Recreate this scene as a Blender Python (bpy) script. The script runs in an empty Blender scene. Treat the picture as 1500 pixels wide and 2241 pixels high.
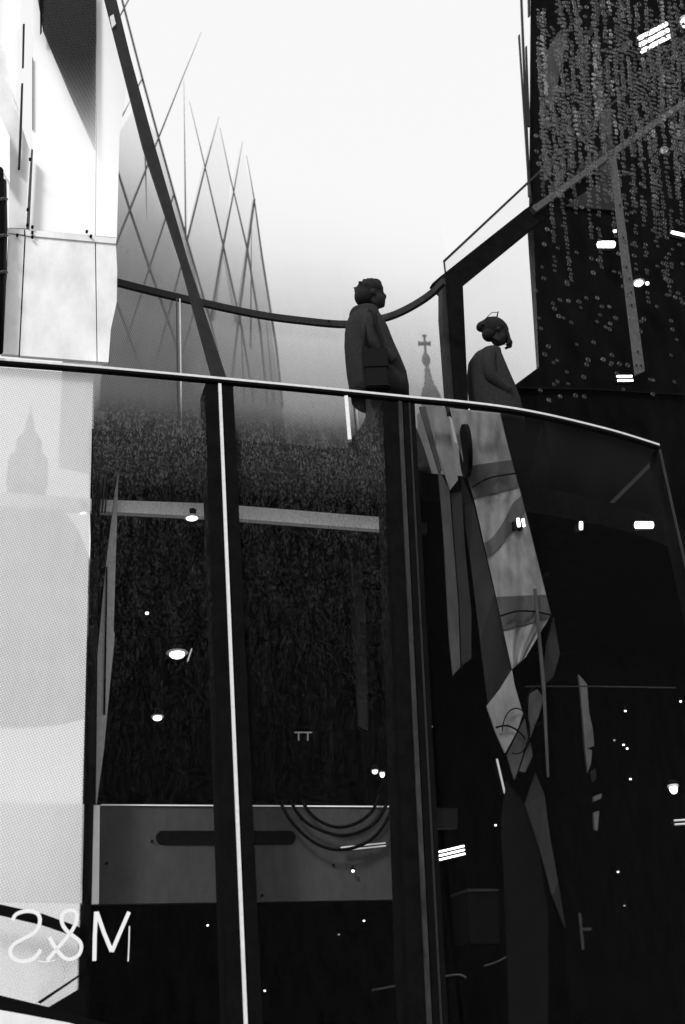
import bpy, bmesh, math, random
from mathutils import Vector, Matrix
from mathutils.geometry import tessellate_polygon
R = math.radians
random.seed(7)
sc = bpy.context.scene
COL = sc.collection

# ------------------------------------------------------------------ camera
F, CX, CY, EYE = 2500.0, 750.0, 1120.5, Vector((0, 0, 1.6))
PITCH, ROLL = R(25.0), R(4.5)
FW = Vector((0, math.cos(PITCH), math.sin(PITCH)))
_u0 = Vector((0, -math.sin(PITCH), math.cos(PITCH))); _r0 = Vector((1, 0, 0))
RT = _r0 * math.cos(ROLL) - _u0 * math.sin(ROLL)
UP = _r0 * math.sin(ROLL) + _u0 * math.cos(ROLL)
cam = bpy.data.cameras.new('camera'); camo = bpy.data.objects.new('camera', cam); COL.objects.link(camo)
cam.sensor_fit = 'VERTICAL'; cam.sensor_height = 36.0; cam.lens = F / 2241.0 * 36.0
cam.clip_start = 0.05; cam.clip_end = 4000
m = Matrix((RT, UP, -FW)).transposed().to_4x4(); m.translation = EYE; camo.matrix_world = m
cam.dof.use_dof = True; cam.dof.focus_distance = 8.4; cam.dof.aperture_fstop = 2.4
sc.camera = camo

# ------------------------------------------------------------------ sky, sun, exposure
SUN_EL, SUN_AZ = R(42), R(205)          # azimuth clockwise from +Y: behind the viewer, to the left
w = bpy.data.worlds.new('World'); sc.world = w; w.use_nodes = True
nt = w.node_tree; nt.nodes.clear()
sky = nt.nodes.new('ShaderNodeTexSky'); sky.sky_type = 'NISHITA'; sky.sun_disc = False
sky.sun_elevation = SUN_EL; sky.sun_rotation = SUN_AZ; sky.dust_density = 4.0; sky.air_density = 1.0
bw = nt.nodes.new('ShaderNodeRGBToBW')
cl = nt.nodes.new('ShaderNodeMixRGB'); cl.inputs[0].default_value = 0.8; cl.inputs[2].default_value = (9.0, 9.0, 9.0, 1)   # even cloud cover
bg = nt.nodes.new('ShaderNodeBackground'); bg.inputs[1].default_value = 0.07
ou = nt.nodes.new('ShaderNodeOutputWorld')
nt.links.new(sky.outputs[0], bw.inputs[0]); nt.links.new(bw.outputs[0], cl.inputs[1])
nt.links.new(cl.outputs[0], bg.inputs[0]); nt.links.new(bg.outputs[0], ou.inputs[0])
sl = bpy.data.lights.new('sun', 'SUN'); sl.energy = 1.5; sl.angle = R(12)
so = bpy.data.objects.new('sun', sl); COL.objects.link(so)
sd = Vector((math.sin(SUN_AZ) * math.cos(SUN_EL), math.cos(SUN_AZ) * math.cos(SUN_EL), math.sin(SUN_EL)))
so.rotation_euler = sd.to_track_quat('Z', 'Y').to_euler()
sc.view_settings.view_transform = 'Standard'; sc.view_settings.look = 'None'
sc.view_settings.exposure = 0.85; sc.view_settings.gamma = 1.0; sc.view_settings.use_curve_mapping = False
sc.render.engine = 'CYCLES'
sc.cycles.transparent_max_bounces = 24; sc.cycles.max_bounces = 8
sc.cycles.use_denoising = True

# ------------------------------------------------------------------ geometry of sight
def ray(x, y): return FW + RT * ((x - CX) / F) - UP * ((y - CY) / F)
def atz(x, y, z):
    d = ray(x, y); return EYE + d * ((z - EYE.z) / d.z)
YAW = R(20)
UDIR = Vector((math.cos(YAW), math.sin(YAW), 0)); NOUT = Vector((math.sin(YAW), -math.cos(YAW), 0))
P0 = Vector((-0.1, 6.50, 0))
def on(x, y, s=0.0, p0=None, yaw=None):
    """point seen at photo pixel x, y that lies s metres behind the facade plane"""
    n = NOUT if yaw is None else Vector((math.sin(yaw), -math.cos(yaw), 0))
    p = (P0 if p0 is None else p0) - n * s
    d = ray(x, y); return EYE + d * ((p - EYE).dot(n) / d.dot(n))

# ------------------------------------------------------------------ materials
def mat(name, col, rough=0.7, metal=0.0, emit=0.0, noise=0.0, nscale=6.0, stretch=1.0, bump=0.0, spec=0.3):
    m = bpy.data.materials.new(name); m.use_nodes = True
    n = m.node_tree; b = n.nodes['Principled BSDF']
    b.inputs['Base Color'].default_value = (col, col, col, 1)
    b.inputs['Roughness'].default_value = rough; b.inputs['Metallic'].default_value = metal
    b.inputs['Specular IOR Level'].default_value = spec
    if emit:
        b.inputs['Emission Color'].default_value = (1, 1, 1, 1); b.inputs['Emission Strength'].default_value = emit
    if noise or bump:
        g = n.nodes.new('ShaderNodeNewGeometry'); mp = n.nodes.new('ShaderNodeMapping')
        mp.inputs['Scale'].default_value = (nscale, nscale, nscale / stretch)
        tx = n.nodes.new('ShaderNodeTexNoise'); tx.inputs['Scale'].default_value = 1.0; tx.inputs['Detail'].default_value = 6
        tx.inputs['Roughness'].default_value = 0.65
        n.links.new(g.outputs['Position'], mp.inputs[0]); n.links.new(mp.outputs[0], tx.inputs[0])
        cr = n.nodes.new('ShaderNodeMapRange')
        cr.inputs[1].default_value = 0.3; cr.inputs[2].default_value = 0.7
        cr.inputs[3].default_value = max(0.0, col * (1 - noise)); cr.inputs[4].default_value = min(1.0, col * (1 + noise))
        n.links.new(tx.outputs[0], cr.inputs[0]); n.links.new(cr.outputs[0], b.inputs['Base Color'])
        if bump:
            bp = n.nodes.new('ShaderNodeBump'); bp.inputs['Strength'].default_value = bump; bp.inputs['Distance'].default_value = 0.01
            n.links.new(tx.outputs[0], bp.inputs['Height']); n.links.new(bp.outputs[0], b.inputs['Normal'])
    return m

def film(name, stops, col=0.7, dots=0.0, pitch=0.022, streak=0.0, streak_scale=26, trans=0.35, gloss=0.0, zmin=0.0, zmax=10.0,
         udir=None, nscale_stretch=5.0, speck=0.0, band=None, grain=165):
    """glass carrying a printed or dirty coat: coverage follows height (stops) with a dot print and streaks"""
    m = bpy.data.materials.new(name); m.use_nodes = True
    n = m.node_tree; n.nodes.clear(); L = n.links
    out = n.nodes.new('ShaderNodeOutputMaterial')
    geo = n.nodes.new('ShaderNodeNewGeometry'); sp = n.nodes.new('ShaderNodeSeparateXYZ'); L.new(geo.outputs['Position'], sp.inputs[0])
    mr = n.nodes.new('ShaderNodeMapRange'); mr.inputs[1].default_value = zmin; mr.inputs[2].default_value = zmax
    L.new(sp.outputs[2], mr.inputs[0])
    ramp = n.nodes.new('ShaderNodeValToRGB'); L.new(mr.outputs[0], ramp.inputs[0])
    els = ramp.color_ramp.elements
    pts = [((z - zmin) / (zmax - zmin), a) for z, a in stops]
    els[0].position, els[0].color = pts[0][0], (pts[0][1],) * 3 + (1,)
    els[1].position, els[1].color = pts[-1][0], (pts[-1][1],) * 3 + (1,)
    for p, a in pts[1:-1]:
        e = els.new(p); e.color = (a, a, a, 1)
    def math_(op, a, b=None, c=None):
        q = n.nodes.new('ShaderNodeMath'); q.operation = op
        for i, v in enumerate((a, b, c)):
            if v is None: continue
            if isinstance(v, (int, float)): q.inputs[i].default_value = v
            else: L.new(v, q.inputs[i])
        return q.outputs[0]
    cov = ramp.outputs[0]
    if streak:
        mp = n.nodes.new('ShaderNodeMapping'); mp.inputs['Scale'].default_value = (streak_scale, streak_scale, streak_scale / nscale_stretch)
        L.new(geo.outputs['Position'], mp.inputs[0])
        tx = n.nodes.new('ShaderNodeTexNoise'); tx.inputs['Detail'].default_value = 8; tx.inputs['Roughness'].default_value = 0.78
        tx.inputs['Scale'].default_value = 1
        L.new(mp.outputs[0], tx.inputs[0])
        d = math_('MULTIPLY', math_('SUBTRACT', tx.outputs[0], 0.5), streak)
        if speck:
            mv = n.nodes.new('ShaderNodeMapping'); mv.inputs['Scale'].default_value = (grain, grain, grain / 2.6); L.new(geo.outputs['Position'], mv.inputs[0])
            vo = n.nodes.new('ShaderNodeTexVoronoi'); vo.inputs['Scale'].default_value = 1.0; L.new(mv.outputs[0], vo.inputs['Vector'])
            sv = n.nodes.new('ShaderNodeSeparateColor'); L.new(vo.outputs['Color'], sv.inputs[0])
            sm_ = n.nodes.new('ShaderNodeMapRange'); sm_.inputs[1].default_value = 0.36; sm_.inputs[2].default_value = 0.66; sm_.inputs[3].default_value = 0.12; sm_.inputs[4].default_value = 1.6
            L.new(tx.outputs[0], sm_.inputs[0])
            spk = math_('MULTIPLY', math_('POWER', sv.outputs[0], 2.5), sm_.outputs[0])
            cov = math_('MULTIPLY', cov, math_('ADD', math_('MULTIPLY', spk, speck), 0.06))
        else: cov = math_('MULTIPLY', cov, math_('ADD', d, 1.0))
    if dots:
        ud = udir or UDIR
        u = math_('ADD', math_('MULTIPLY', sp.outputs[0], ud.x), math_('MULTIPLY', sp.outputs[1], ud.y))
        k = 2 * math.pi / pitch
        s1 = math_('SINE', math_('MULTIPLY', math_('ADD', u, math_('MULTIPLY', sp.outputs[2], 0.45)), k))
        s2 = math_('SINE', math_('MULTIPLY', math_('SUBTRACT', sp.outputs[2], math_('MULTIPLY', u, 0.45)), k))
        dd = math_('MULTIPLY', math_('ADD', s1, s2), dots * 0.5)
        cov = math_('MULTIPLY', cov, math_('ADD', dd, 1.0))
    if band:
        rb = n.nodes.new('ShaderNodeValToRGB'); L.new(mr.outputs[0], rb.inputs[0]); eb = rb.color_ramp.elements
        bp_ = [((z - zmin) / (zmax - zmin), a) for z, a in band]
        eb[0].position, eb[0].color = bp_[0][0], (bp_[0][1],) * 3 + (1,); eb[1].position, eb[1].color = bp_[-1][0], (bp_[-1][1],) * 3 + (1,)
        for p, a in bp_[1:-1]:
            e = eb.new(p); e.color = (a, a, a, 1)
        mb_ = n.nodes.new('ShaderNodeMapRange'); mb_.inputs[1].default_value = 0.25; mb_.inputs[2].default_value = 0.75; mb_.inputs[3].default_value = 1.35; mb_.inputs[4].default_value = 0.65
        L.new(tx.outputs[0], mb_.inputs[0])
        cov = math_('ADD', cov, math_('MULTIPLY', rb.outputs[0], mb_.outputs[0]))
    cl_ = n.nodes.new('ShaderNodeClamp'); L.new(cov, cl_.inputs[0])
    tr = n.nodes.new('ShaderNodeBsdfTransparent')
    df = n.nodes.new('ShaderNodeBsdfDiffuse'); df.inputs[0].default_value = (col, col, col, 1)
    tl = n.nodes.new('ShaderNodeBsdfTranslucent'); tl.inputs[0].default_value = (col, col, col, 1)
    if speck:
        sc_ = n.nodes.new('ShaderNodeMapRange'); sc_.inputs[1].default_value = 0.0; sc_.inputs[2].default_value = 0.7; sc_.inputs[3].default_value = 0.02; sc_.inputs[4].default_value = col * 1.5
        L.new(spk, sc_.inputs[0]); L.new(sc_.outputs[0], df.inputs[0]); L.new(sc_.outputs[0], tl.inputs[0])
    m1 = n.nodes.new('ShaderNodeMixShader'); m1.inputs[0].default_value = trans; L.new(df.outputs[0], m1.inputs[1]); L.new(tl.outputs[0], m1.inputs[2])
    base = tr.outputs[0]
    if gloss:
        gl = n.nodes.new('ShaderNodeBsdfGlossy'); gl.inputs['Roughness'].default_value = 0.02
        mg = n.nodes.new('ShaderNodeMixShader'); mg.inputs[0].default_value = gloss
        L.new(tr.outputs[0], mg.inputs[1]); L.new(gl.outputs[0], mg.inputs[2]); base = mg.outputs[0]
    m2 = n.nodes.new('ShaderNodeMixShader'); L.new(cl_.outputs[0], m2.inputs[0]); L.new(base, m2.inputs[1]); L.new(m1.outputs[0], m2.inputs[2])
    L.new(m2.outputs[0], out.inputs[0])
    return m

M = {}
M['ground'] = mat('paving', 0.18, 0.9, noise=0.3, nscale=3)
M['black'] = mat('black_paint', 0.004, 0.9, noise=0.4, nscale=9, spec=0.04)
M['dark'] = mat('dark_metal', 0.016, 0.6, noise=0.3, nscale=14, spec=0.12)
M['rail_dark'] = mat('dark_rail_metal', 0.018, 0.6, noise=0.3, nscale=20, spec=0.12)
M['wall'] = mat('dark_wall', 0.003, 0.9, noise=0.8, nscale=14, stretch=4, spec=0.02)
M['tower'] = mat('dark_cladding', 0.003, 0.9, noise=0.6, nscale=5, stretch=3, spec=0.02)
M['metal'] = mat('pale_metal_panel', 0.72, 0.45, noise=0.16, nscale=5, stretch=2, bump=0.05, spec=0.4)
M['white'] = mat('white_panel', 0.88, 0.5, noise=0.02, nscale=5)
M['steel'] = mat('brushed_steel', 0.62, 0.4, noise=0.12, nscale=30, spec=0.5)
M['steel_dim'] = mat('dull_steel', 0.06, 0.6, noise=0.3, nscale=25, spec=0.15)
M['fascia'] = mat('pale_fascia', 0.88, 0.6, noise=0.06, nscale=8)
M['spandrel'] = mat('grey_spandrel', 0.036, 0.75, noise=0.22, nscale=18, stretch=2, bump=0.1)
M['cable'] = mat('black_rubber', 0.003, 0.8, spec=0.04)
M['coat'] = mat('dark_wool', 0.018, 0.95, noise=0.4, nscale=60, spec=0.1)
M['skin'] = mat('skin', 0.018, 0.9, noise=0.1, nscale=40, spec=0.1)
M['hair'] = mat('dark_hair', 0.013, 0.9, noise=0.5, nscale=120, stretch=3, spec=0.1)
M['bag'] = mat('black_leather', 0.005, 0.8, noise=0.3, nscale=50, spec=0.08)
M['stone'] = mat('weathered_stone', 0.09, 0.9, noise=0.35, nscale=1.2)
M['iron'] = mat('cast_iron', 0.02, 0.6, noise=0.3, nscale=10)
M['lamp'] = mat('lamp_glow', 0.8, 0.5, emit=2.2)
M['lamp_soft'] = mat('soft_lamp_glow', 0.4, 0.5, emit=0.16)
M['lamp_faint'] = mat('lamp_reflector', 0.5, 0.3, emit=0.05)
M['neon'] = mat('sign_glow', 0.5, 0.5, emit=0.16)
M['neon_dim'] = mat('faint_sign_glow', 0.2, 0.5, emit=0.03)
M['cloth'] = mat('pale_banner_cloth', 0.12, 0.9, noise=0.42, nscale=7, stretch=2, bump=0.15)  # tone of the imitated building reflection
M['cloth_mid'] = mat('grey_banner_cloth', 0.032, 0.9, noise=0.5, nscale=8, stretch=2)  # shared by imitated reflections and a letter fragment
M['cloth_dark'] = mat('dark_banner_cloth', 0.007, 0.9, noise=0.6, nscale=8, stretch=2)  # shared by imitated reflections and dark panel ends
M['fin'] = mat('pale_fin', 0.30, 0.8, noise=0.15, nscale=30)
M['bead_dark'] = mat('dark_bead_metal', 0.028, 0.6, noise=0.5, nscale=18, stretch=3, spec=0.1)
M['grid'] = mat('grey_grid_bar', 0.05, 0.6, noise=0.2, nscale=4)
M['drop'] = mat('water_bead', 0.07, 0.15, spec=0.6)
M['drop_bright'] = mat('bright_water_bead', 0.30, 0.15, spec=0.6)  # brightness of the beads is put into their colour
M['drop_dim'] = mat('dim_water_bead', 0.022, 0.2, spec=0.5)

# ------------------------------------------------------------------ object helpers
def link(name, me, material=None, parent=None, smooth=False):
    o = bpy.data.objects.new(name, me); COL.objects.link(o)
    if material is not None: me.materials.append(material)
    if parent is not None: o.parent = parent
    if smooth:
        for p in me.polygons: p.use_smooth = True
    return o
def from_bm(name, bm, material, parent=None, smooth=False):
    bmesh.ops.recalc_face_normals(bm, faces=bm.faces)
    me = bpy.data.meshes.new(name); bm.to_mesh(me); bm.free()
    return link(name, me, material, parent, smooth)
def tag(o, label, cat, group=None, kind=None):
    if label: o['label'] = label
    if cat: o['category'] = cat
    if group: o['group'] = group
    if kind: o['kind'] = kind
    return o
def thing(name, label, cat, loc, group=None):
    o = bpy.data.objects.new(name, None); COL.objects.link(o); o.empty_display_size = 0.1
    o.location = loc; tag(o, label, cat, group)
    bpy.context.view_layer.update()
    return o
def adopt(o, parent):
    if parent is not None:
        o.parent = parent; o.matrix_parent_inverse = Matrix.Translation(-parent.location)
    return o
def prism(name, pts, ext, material, parent=None, holes=None):
    """solid: outline pts (world) extruded by vector ext"""
    bm = bmesh.new()
    a = [bm.verts.new(p) for p in pts]; b = [bm.verts.new(p + ext) for p in pts]
    k = len(pts)
    if k <= 4: tris = [tuple(range(k))]
    else:
        c = sum(pts, Vector()) / k; nrm = sum(((pts[i] - c).cross(pts[(i + 1) % k] - c) for i in range(k)), Vector()).normalized()
        e1 = nrm.orthogonal().normalized(); e2 = nrm.cross(e1)
        tris = tessellate_polygon([[Vector(((p - c).dot(e1), (p - c).dot(e2), 0)) for p in pts]])
    for t_ in tris:
        bm.faces.new([a[i] for i in t_]); bm.faces.new([b[i] for i in reversed(t_)])
    for i in range(k): bm.faces.new((a[i], b[i], b[(i + 1) % k], a[(i + 1) % k]))
    return adopt(from_bm(name, bm, material), parent)
def slab(name, px, s, t, material, parent=None, p0=None, yaw=None, twist=0.0, ext=None):
    n = NOUT if yaw is None else Vector((math.sin(yaw), -math.cos(yaw), 0))
    pts = []
    for i, (x, y) in enumerate(px):
        ds = twist * math.sin(y * 0.013 + x * 0.03)
        pts.append(on(x, y, s + ds, p0, yaw))
    return prism(name, pts, -n * t if ext is None else ext, material, parent)
def sweep_bm(bm, pts, w, h, upv=Vector((0, 0, 1)), close=True, taper=None):
    """rectangular bar along pts: w across, h along upv"""
    rows = []
    for i, p in enumerate(pts):
        a = pts[max(0, i - 1)]; b = pts[min(len(pts) - 1, i + 1)]
        t = (b - a).normalized(); side = t.cross(upv)
        if side.length < 1e-5: side = Vector((1, 0, 0))
        side.normalize(); u = side.cross(t).normalized()
        f = 1.0 if taper is None else taper[i]
        rows.append([bm.verts.new(p + side * (w * f * sx / 2) + u * (h * f * sy / 2)) for sx, sy in ((-1, -1), (1, -1), (1, 1), (-1, 1))])
    for r0, r1 in zip(rows, rows[1:]):
        for j in range(4): bm.faces.new((r0[j], r0[(j + 1) % 4], r1[(j + 1) % 4], r1[j]))
    bm.faces.new(rows[0]); bm.faces.new(list(reversed(rows[-1])))
def bar(name, pts, w, h, material, parent=None, upv=Vector((0, 0, 1)), taper=None):
    bm = bmesh.new(); sweep_bm(bm, pts, w, h, upv, taper=taper)
    return adopt(from_bm(name, bm, material), parent)
def tube_bm(bm, pts, r, seg=8, radii=None):
    rows = []; ref = None
    for i, p in enumerate(pts):
        a = pts[max(0, i - 1)]; b = pts[min(len(pts) - 1, i + 1)]
        t = (b - a).normalized()
        if ref is None:
            ref = t.cross(Vector((0.3, 0.2, 1))).normalized()
        s_ = (ref - t * ref.dot(t)).normalized(); ref = s_; q = t.cross(s_)
        rr = r if radii is None else radii[i]
        rows.append([bm.verts.new(p + (s_ * math.cos(2 * math.pi * j / seg) + q * math.sin(2 * math.pi * j / seg)) * rr) for j in range(seg)])
    for r0, r1 in zip(rows, rows[1:]):
        for j in range(seg): bm.faces.new((r0[j], r0[(j + 1) % seg], r1[(j + 1) % seg], r1[j]))
    bm.faces.new(rows[0]); bm.faces.new(list(reversed(rows[-1])))
def tube(name, pts, r, material, parent=None, seg=8, radii=None):
    bm = bmesh.new(); tube_bm(bm, pts, r, seg, radii)
    return adopt(from_bm(name, bm, material, smooth=True), parent)
def smooth_pts(pts, n=6):
    out = []
    for i in range(len(pts) - 1):
        p0 = pts[max(0, i - 1)]; p1 = pts[i]; p2 = pts[i + 1]; p3 = pts[min(len(pts) - 1, i + 2)]
        for k in range(n):
            t = k / n
            out.append(0.5 * ((2 * p1) + (p2 - p0) * t + (2 * p0 - 5 * p1 + 4 * p2 - p3) * t * t + (3 * p1 - p0 - 3 * p2 + p3) * t ** 3))
    out.append(pts[-1]); return out
def lathe(name, prof, loc, material, parent=None, seg=20):
    bm = bmesh.new(); rows = []
    for r, z in prof: rows.append([bm.verts.new(loc + Vector((r * math.cos(2 * math.pi * j / seg), r * math.sin(2 * math.pi * j / seg), z))) for j in range(seg)])
    for r0, r1 in zip(rows, rows[1:]):
        for j in range(seg): bm.faces.new((r0[j], r0[(j + 1) % seg], r1[(j + 1) % seg], r1[j]))
    bm.faces.new(rows[0]); bm.faces.new(list(reversed(rows[-1])))
    return adopt(from_bm(name, bm, material, smooth=True), parent)
def disc(name, c, n, r, t, material, parent=None, seg=16):
    n = n.normalized(); a = n.cross(Vector((0, 0, 1)))
    if a.length < 1e-4: a = Vector((1, 0, 0))
    a.normalize(); b = n.cross(a)
    pts = [c + (a * math.cos(2 * math.pi * i / seg) + b * math.sin(2 * math.pi * i / seg)) * r for i in range(seg)]
    return prism(name, pts, n * t, material, parent)

# ------------------------------------------------------------------ ground
bm = bmesh.new()
for x, y in ((-900, -900), (900, -900), (900, 900), (-900, 900)): bm.verts.new((x, y, 0))
bm.faces.new(bm.verts[:])
tag(from_bm('ground', bm, M['ground']), None, None, kind='structure')

# ------------------------------------------------------------------ key heights and plan curves
Z_DECK, Z_RAIL, Z_HAND = 5.20, 5.55, 6.80
RAIL_PX = [(-120, 781), (0, 790), (240, 809), (480, 831), (700, 852), (900, 872), (1000, 881), (1100, 893), (1180, 907), (1260, 925), (1350, 948), (1440, 976)]
rail = smooth_pts([atz(x, y, Z_RAIL) for x, y in RAIL_PX], 6)
HAND_PX = [(150, 586), (230, 611), (330, 637), (420, 658), (560, 688), (660, 702), (760, 710), (838, 697), (880, 682), (920, 660), (950, 638), (975, 612)]
hand = smooth_pts([atz(x, y, Z_HAND) for x, y in HAND_PX], 5)

def along(poly, px):
    """point of a plan curve under photo column px (measured at the curve's own height)"""
    best = None
    for a, b in zip(poly, poly[1:]):
        for k in range(12):
            p = a.lerp(b, k / 12); v = p - EYE; D = v.dot(FW)
            x = CX + F * v.dot(RT) / D
            if best is None or abs(x - px) < best[0]: best = (abs(x - px), p)
    return best[1]
def run(poly, x0, x1):
    res = [along(poly, x0)]
    for p in poly:
        v = p - EYE; D = v.dot(FW); x = CX + F * v.dot(RT) / D
        if x0 + 3 < x < x1 - 3: res.append(p.copy())
    res.append(along(poly, x1)); return res
def sheet(name, plan, z0, z1, t, material, parent=None, off=0.0):
    """upright curved sheet of glass standing on a plan curve"""
    bm = bmesh.new(); rows = []
    for i, p in enumerate(plan):
        a = plan[max(0, i - 1)]; b = plan[min(len(plan) - 1, i + 1)]
        d = (b - a); d.z = 0; d.normalize(); n = Vector((d.y, -d.x, 0))
        q0 = Vector((p.x, p.y, 0)) + n * (-off); q1 = q0 - n * t
        rows.append([bm.verts.new((q0.x, q0.y, z0)), bm.verts.new((q0.x, q0.y, z1)), bm.verts.new((q1.x, q1.y, z1)), bm.verts.new((q1.x, q1.y, z0))])
    for r0, r1 in zip(rows, rows[1:]):
        for j in range(4): bm.faces.new((r0[j], r0[(j + 1) % 4], r1[(j + 1) % 4], r1[j]))
    bm.faces.new(rows[0]); bm.faces.new(list(reversed(rows[-1])))
    return adopt(from_bm(name, bm, material), parent)

def zat(x, y, s=0.0): return on(x, y, s).z
# coats on the glass
za, zb, zc, zd = zat(700, 858), zat(700, 900), zat(700, 945), zat(700, 1020)
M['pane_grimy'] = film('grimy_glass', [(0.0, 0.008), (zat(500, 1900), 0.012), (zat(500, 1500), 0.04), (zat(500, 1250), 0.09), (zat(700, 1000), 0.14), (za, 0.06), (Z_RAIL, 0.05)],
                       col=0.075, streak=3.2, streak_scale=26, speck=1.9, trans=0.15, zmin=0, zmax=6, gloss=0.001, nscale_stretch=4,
                       band=[(zat(700, 1090), 0.0), (zat(700, 1050), 0.18), (zat(700, 1000), 0.46), (zat(700, 960), 0.66), (zat(700, 935), 0.52), (zat(700, 915), 0.32), (zat(700, 893), 0.14), (zat(700, 868), 0.04), (Z_RAIL, 0.02)])  # dark band added under the rail, painting the fall from haze to black
M['pane_clear'] = film('dark_glass', [(0.0, 0.001), (zd, 0.006), (zc, 0.02), (Z_RAIL, 0.02)], col=0.12, streak=2.0, streak_scale=30, zmin=0, zmax=6, gloss=0.001)
M['pane_frit'] = film('white_fritted_glass', [(0.0, 0.46), (2.2, 0.55), (3.5, 0.62), (5.2, 0.57), (Z_RAIL, 0.53)], col=0.84, dots=0.5, pitch=0.015, streak=0.5, streak_scale=16,
                      trans=0.5, zmin=0, zmax=6)
M['screen'] = film('dot_fritted_screen', [(Z_DECK, 0.62), (zat(650, 850, 1), 0.55), (zat(650, 780, 1), 0.44), (zat(650, 700, 1), 0.30), (zat(650, 620, 1), 0.17), (zat(650, 540, 1), 0.06), (zat(650, 460, 1), 0.012), (zat(650, 390, 1), 0.0), (9.5, 0.0)], col=0.30, dots=0.5, pitch=0.017,
                   streak=0.35, streak_scale=4, trans=0.5, zmin=5, zmax=10)

# ------------------------------------------------------------------ walkway deck and dark shop interior behind the glass
deck_l = on(206, 900, 0.15); deck_l.z = 0
def uv(u, s, z):
    p = P0 + UDIR * u - NOUT * s; p.z = z; return p
ul = (deck_l - P0).dot(UDIR)
def ucol0(x, y, s): return (on(x, y, s) - P0).dot(UDIR)
def srail(px): return -(along(rail, min(max(px, -110), 1438)) - P0).dot(NOUT)
def boxuv(name, u0, u1, s0, s1, z0, z1, material, parent=None):
    return prism(name, [uv(u0, s0, z0), uv(u1, s0, z0), uv(u1, s0, z1), uv(u0, s0, z1)], -NOUT * (s1 - s0), material, parent)
front = []
for px in (206, 300, 400, 500, 600, 700, 800, 900, 960, 1020, 1100, 1180, 1260, 1350, 1438):
    p = along(rail, px); q = p - NOUT * (0.15 if px < 920 else 0.40); q.z = Z_DECK - 0.22; front.append(q)
ufar = ucol0(203, 1500, 4.2)
d = prism('walkway', front + [uv(5.5, 2.0, Z_DECK - 0.22), uv(5.5, 4.2, Z_DECK - 0.22), uv(ufar, 4.2, Z_DECK - 0.22)], Vector((0, 0, 0.22)), M['wall'])
tag(d, None, None, kind='structure')
sw = thing('shop_interior_wall', 'black back wall of the unlit shop behind the lower glass', 'wall', uv(1, 3.4, 0))
def ucol(x, y, s): return (on(x, y, s) - P0).dot(UDIR)
uw = ucol(191, 1500, 3.4)
boxuv('wall_lining', uw, 7.0, 3.4, 3.6, 0.0, Z_DECK - 0.23, M['wall'], sw)
un = ucol(191, 1500, 0.12)
prism('side_wall', [uv(un, 0.12, 0), uv(un + 0.05, 0.12, 0), uv(uw + 0.05, 3.39, 0), uv(uw, 3.39, 0)], Vector((0, 0, Z_DECK - 0.23)), M['wall'], sw)
boxuv('skirting', uw + 0.1, 6.9, 3.36, 3.395, 0.0, 0.2, M['black'], sw)

# ------------------------------------------------------------------ curved glass facade
fac = thing('glass_facade', 'curved shop glazing with pale top rail and dark upright mullions', 'glass facade', Vector((along(rail, 600).x, along(rail, 600).y, 0)))
Z0 = 0.9
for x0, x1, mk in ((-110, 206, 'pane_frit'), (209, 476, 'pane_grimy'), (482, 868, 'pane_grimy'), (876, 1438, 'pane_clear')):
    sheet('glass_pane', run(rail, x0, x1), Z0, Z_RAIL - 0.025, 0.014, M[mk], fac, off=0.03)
# right-hand return of the glazing
c0 = along(rail, 1440); dirr = (atz(1520, 1012, Z_RAIL) - c0); dirr.z = 0
# top rail: a pale flat bar with a dark gasket below
rp = run(rail, -118, 1440)
bar('top_rail', [p.copy() for p in rp], 0.045, 0.016, M['steel'], fac)
bar('rail_gasket', [p + Vector((0, 0, -0.018)) for p in rp], 0.04, 0.018, M['black'], fac)
def mullion(px, wdark, wcap, capm, depth=0.14, capd=0.012, z1=None, foot=None):
    p = along(rail, px)
    i = min(range(len(rail) - 1), key=lambda k: (rail[k] - p).length)
    a = rail[max(0, i - 1)]; b = rail[min(len(rail) - 1, i + 1)]
    t = (b - a); t.z = 0; t.normalize(); n = Vector((t.y, -t.x, 0))
    zt = Z_RAIL - 0.04 if z1 is None else z1
    q = Vector((p.x, p.y, 0)); lean = Vector((0, 0, 0))
    if foot is not None:
        d_ = ray(*foot); h_ = EYE + d_ * ((p - EYE).dot(n) / d_.dot(n)); lean = t * ((h_ - p).dot(t) * (zt - Z0) / (zt - h_.z))
    def bx(name, hw, s0, s1, mm, du=0.0, zb=Z0):
        c = q + t * du
        pts = [c - t * hw - n * s0, c + t * hw - n * s0, c + t * hw - n * s1, c - t * hw - n * s1]
        return prism(name, [Vector((v.x, v.y, zb)) + lean for v in pts], Vector((0, 0, zt - zb)) - lean, mm, fac)
    bx('mullion', wdark / 2, -0.006, 0.048 + depth, M['black'])
    bx('mullion_cap', wcap / 2, -capd - 0.008, -0.0062, capm)
    return bx
mullion(479, 0.18, 0.019, M['steel'], foot=(537, 2241))
b2 = mullion(872, 0.22, 0.026, M['bead_dark'], foot=(938, 2241))
b2('glazing_bead', 0.006, -0.012, -0.0062, M['dark'], 0.07)
mullion(1439, 0.04, 0.014, M['bead_dark'], depth=0.04, foot=(1500, 1250))
p = along(rail, 757); prism('glass_edge', [Vector((p.x + a, p.y + b, zat(762, 962))) for a, b in ((-.012, -.02), (.012, -.02), (.012, .02), (-.012, .02))], Vector((0, 0, Z_RAIL - 0.04 - zat(762, 962))), M['steel'], fac)
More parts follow.
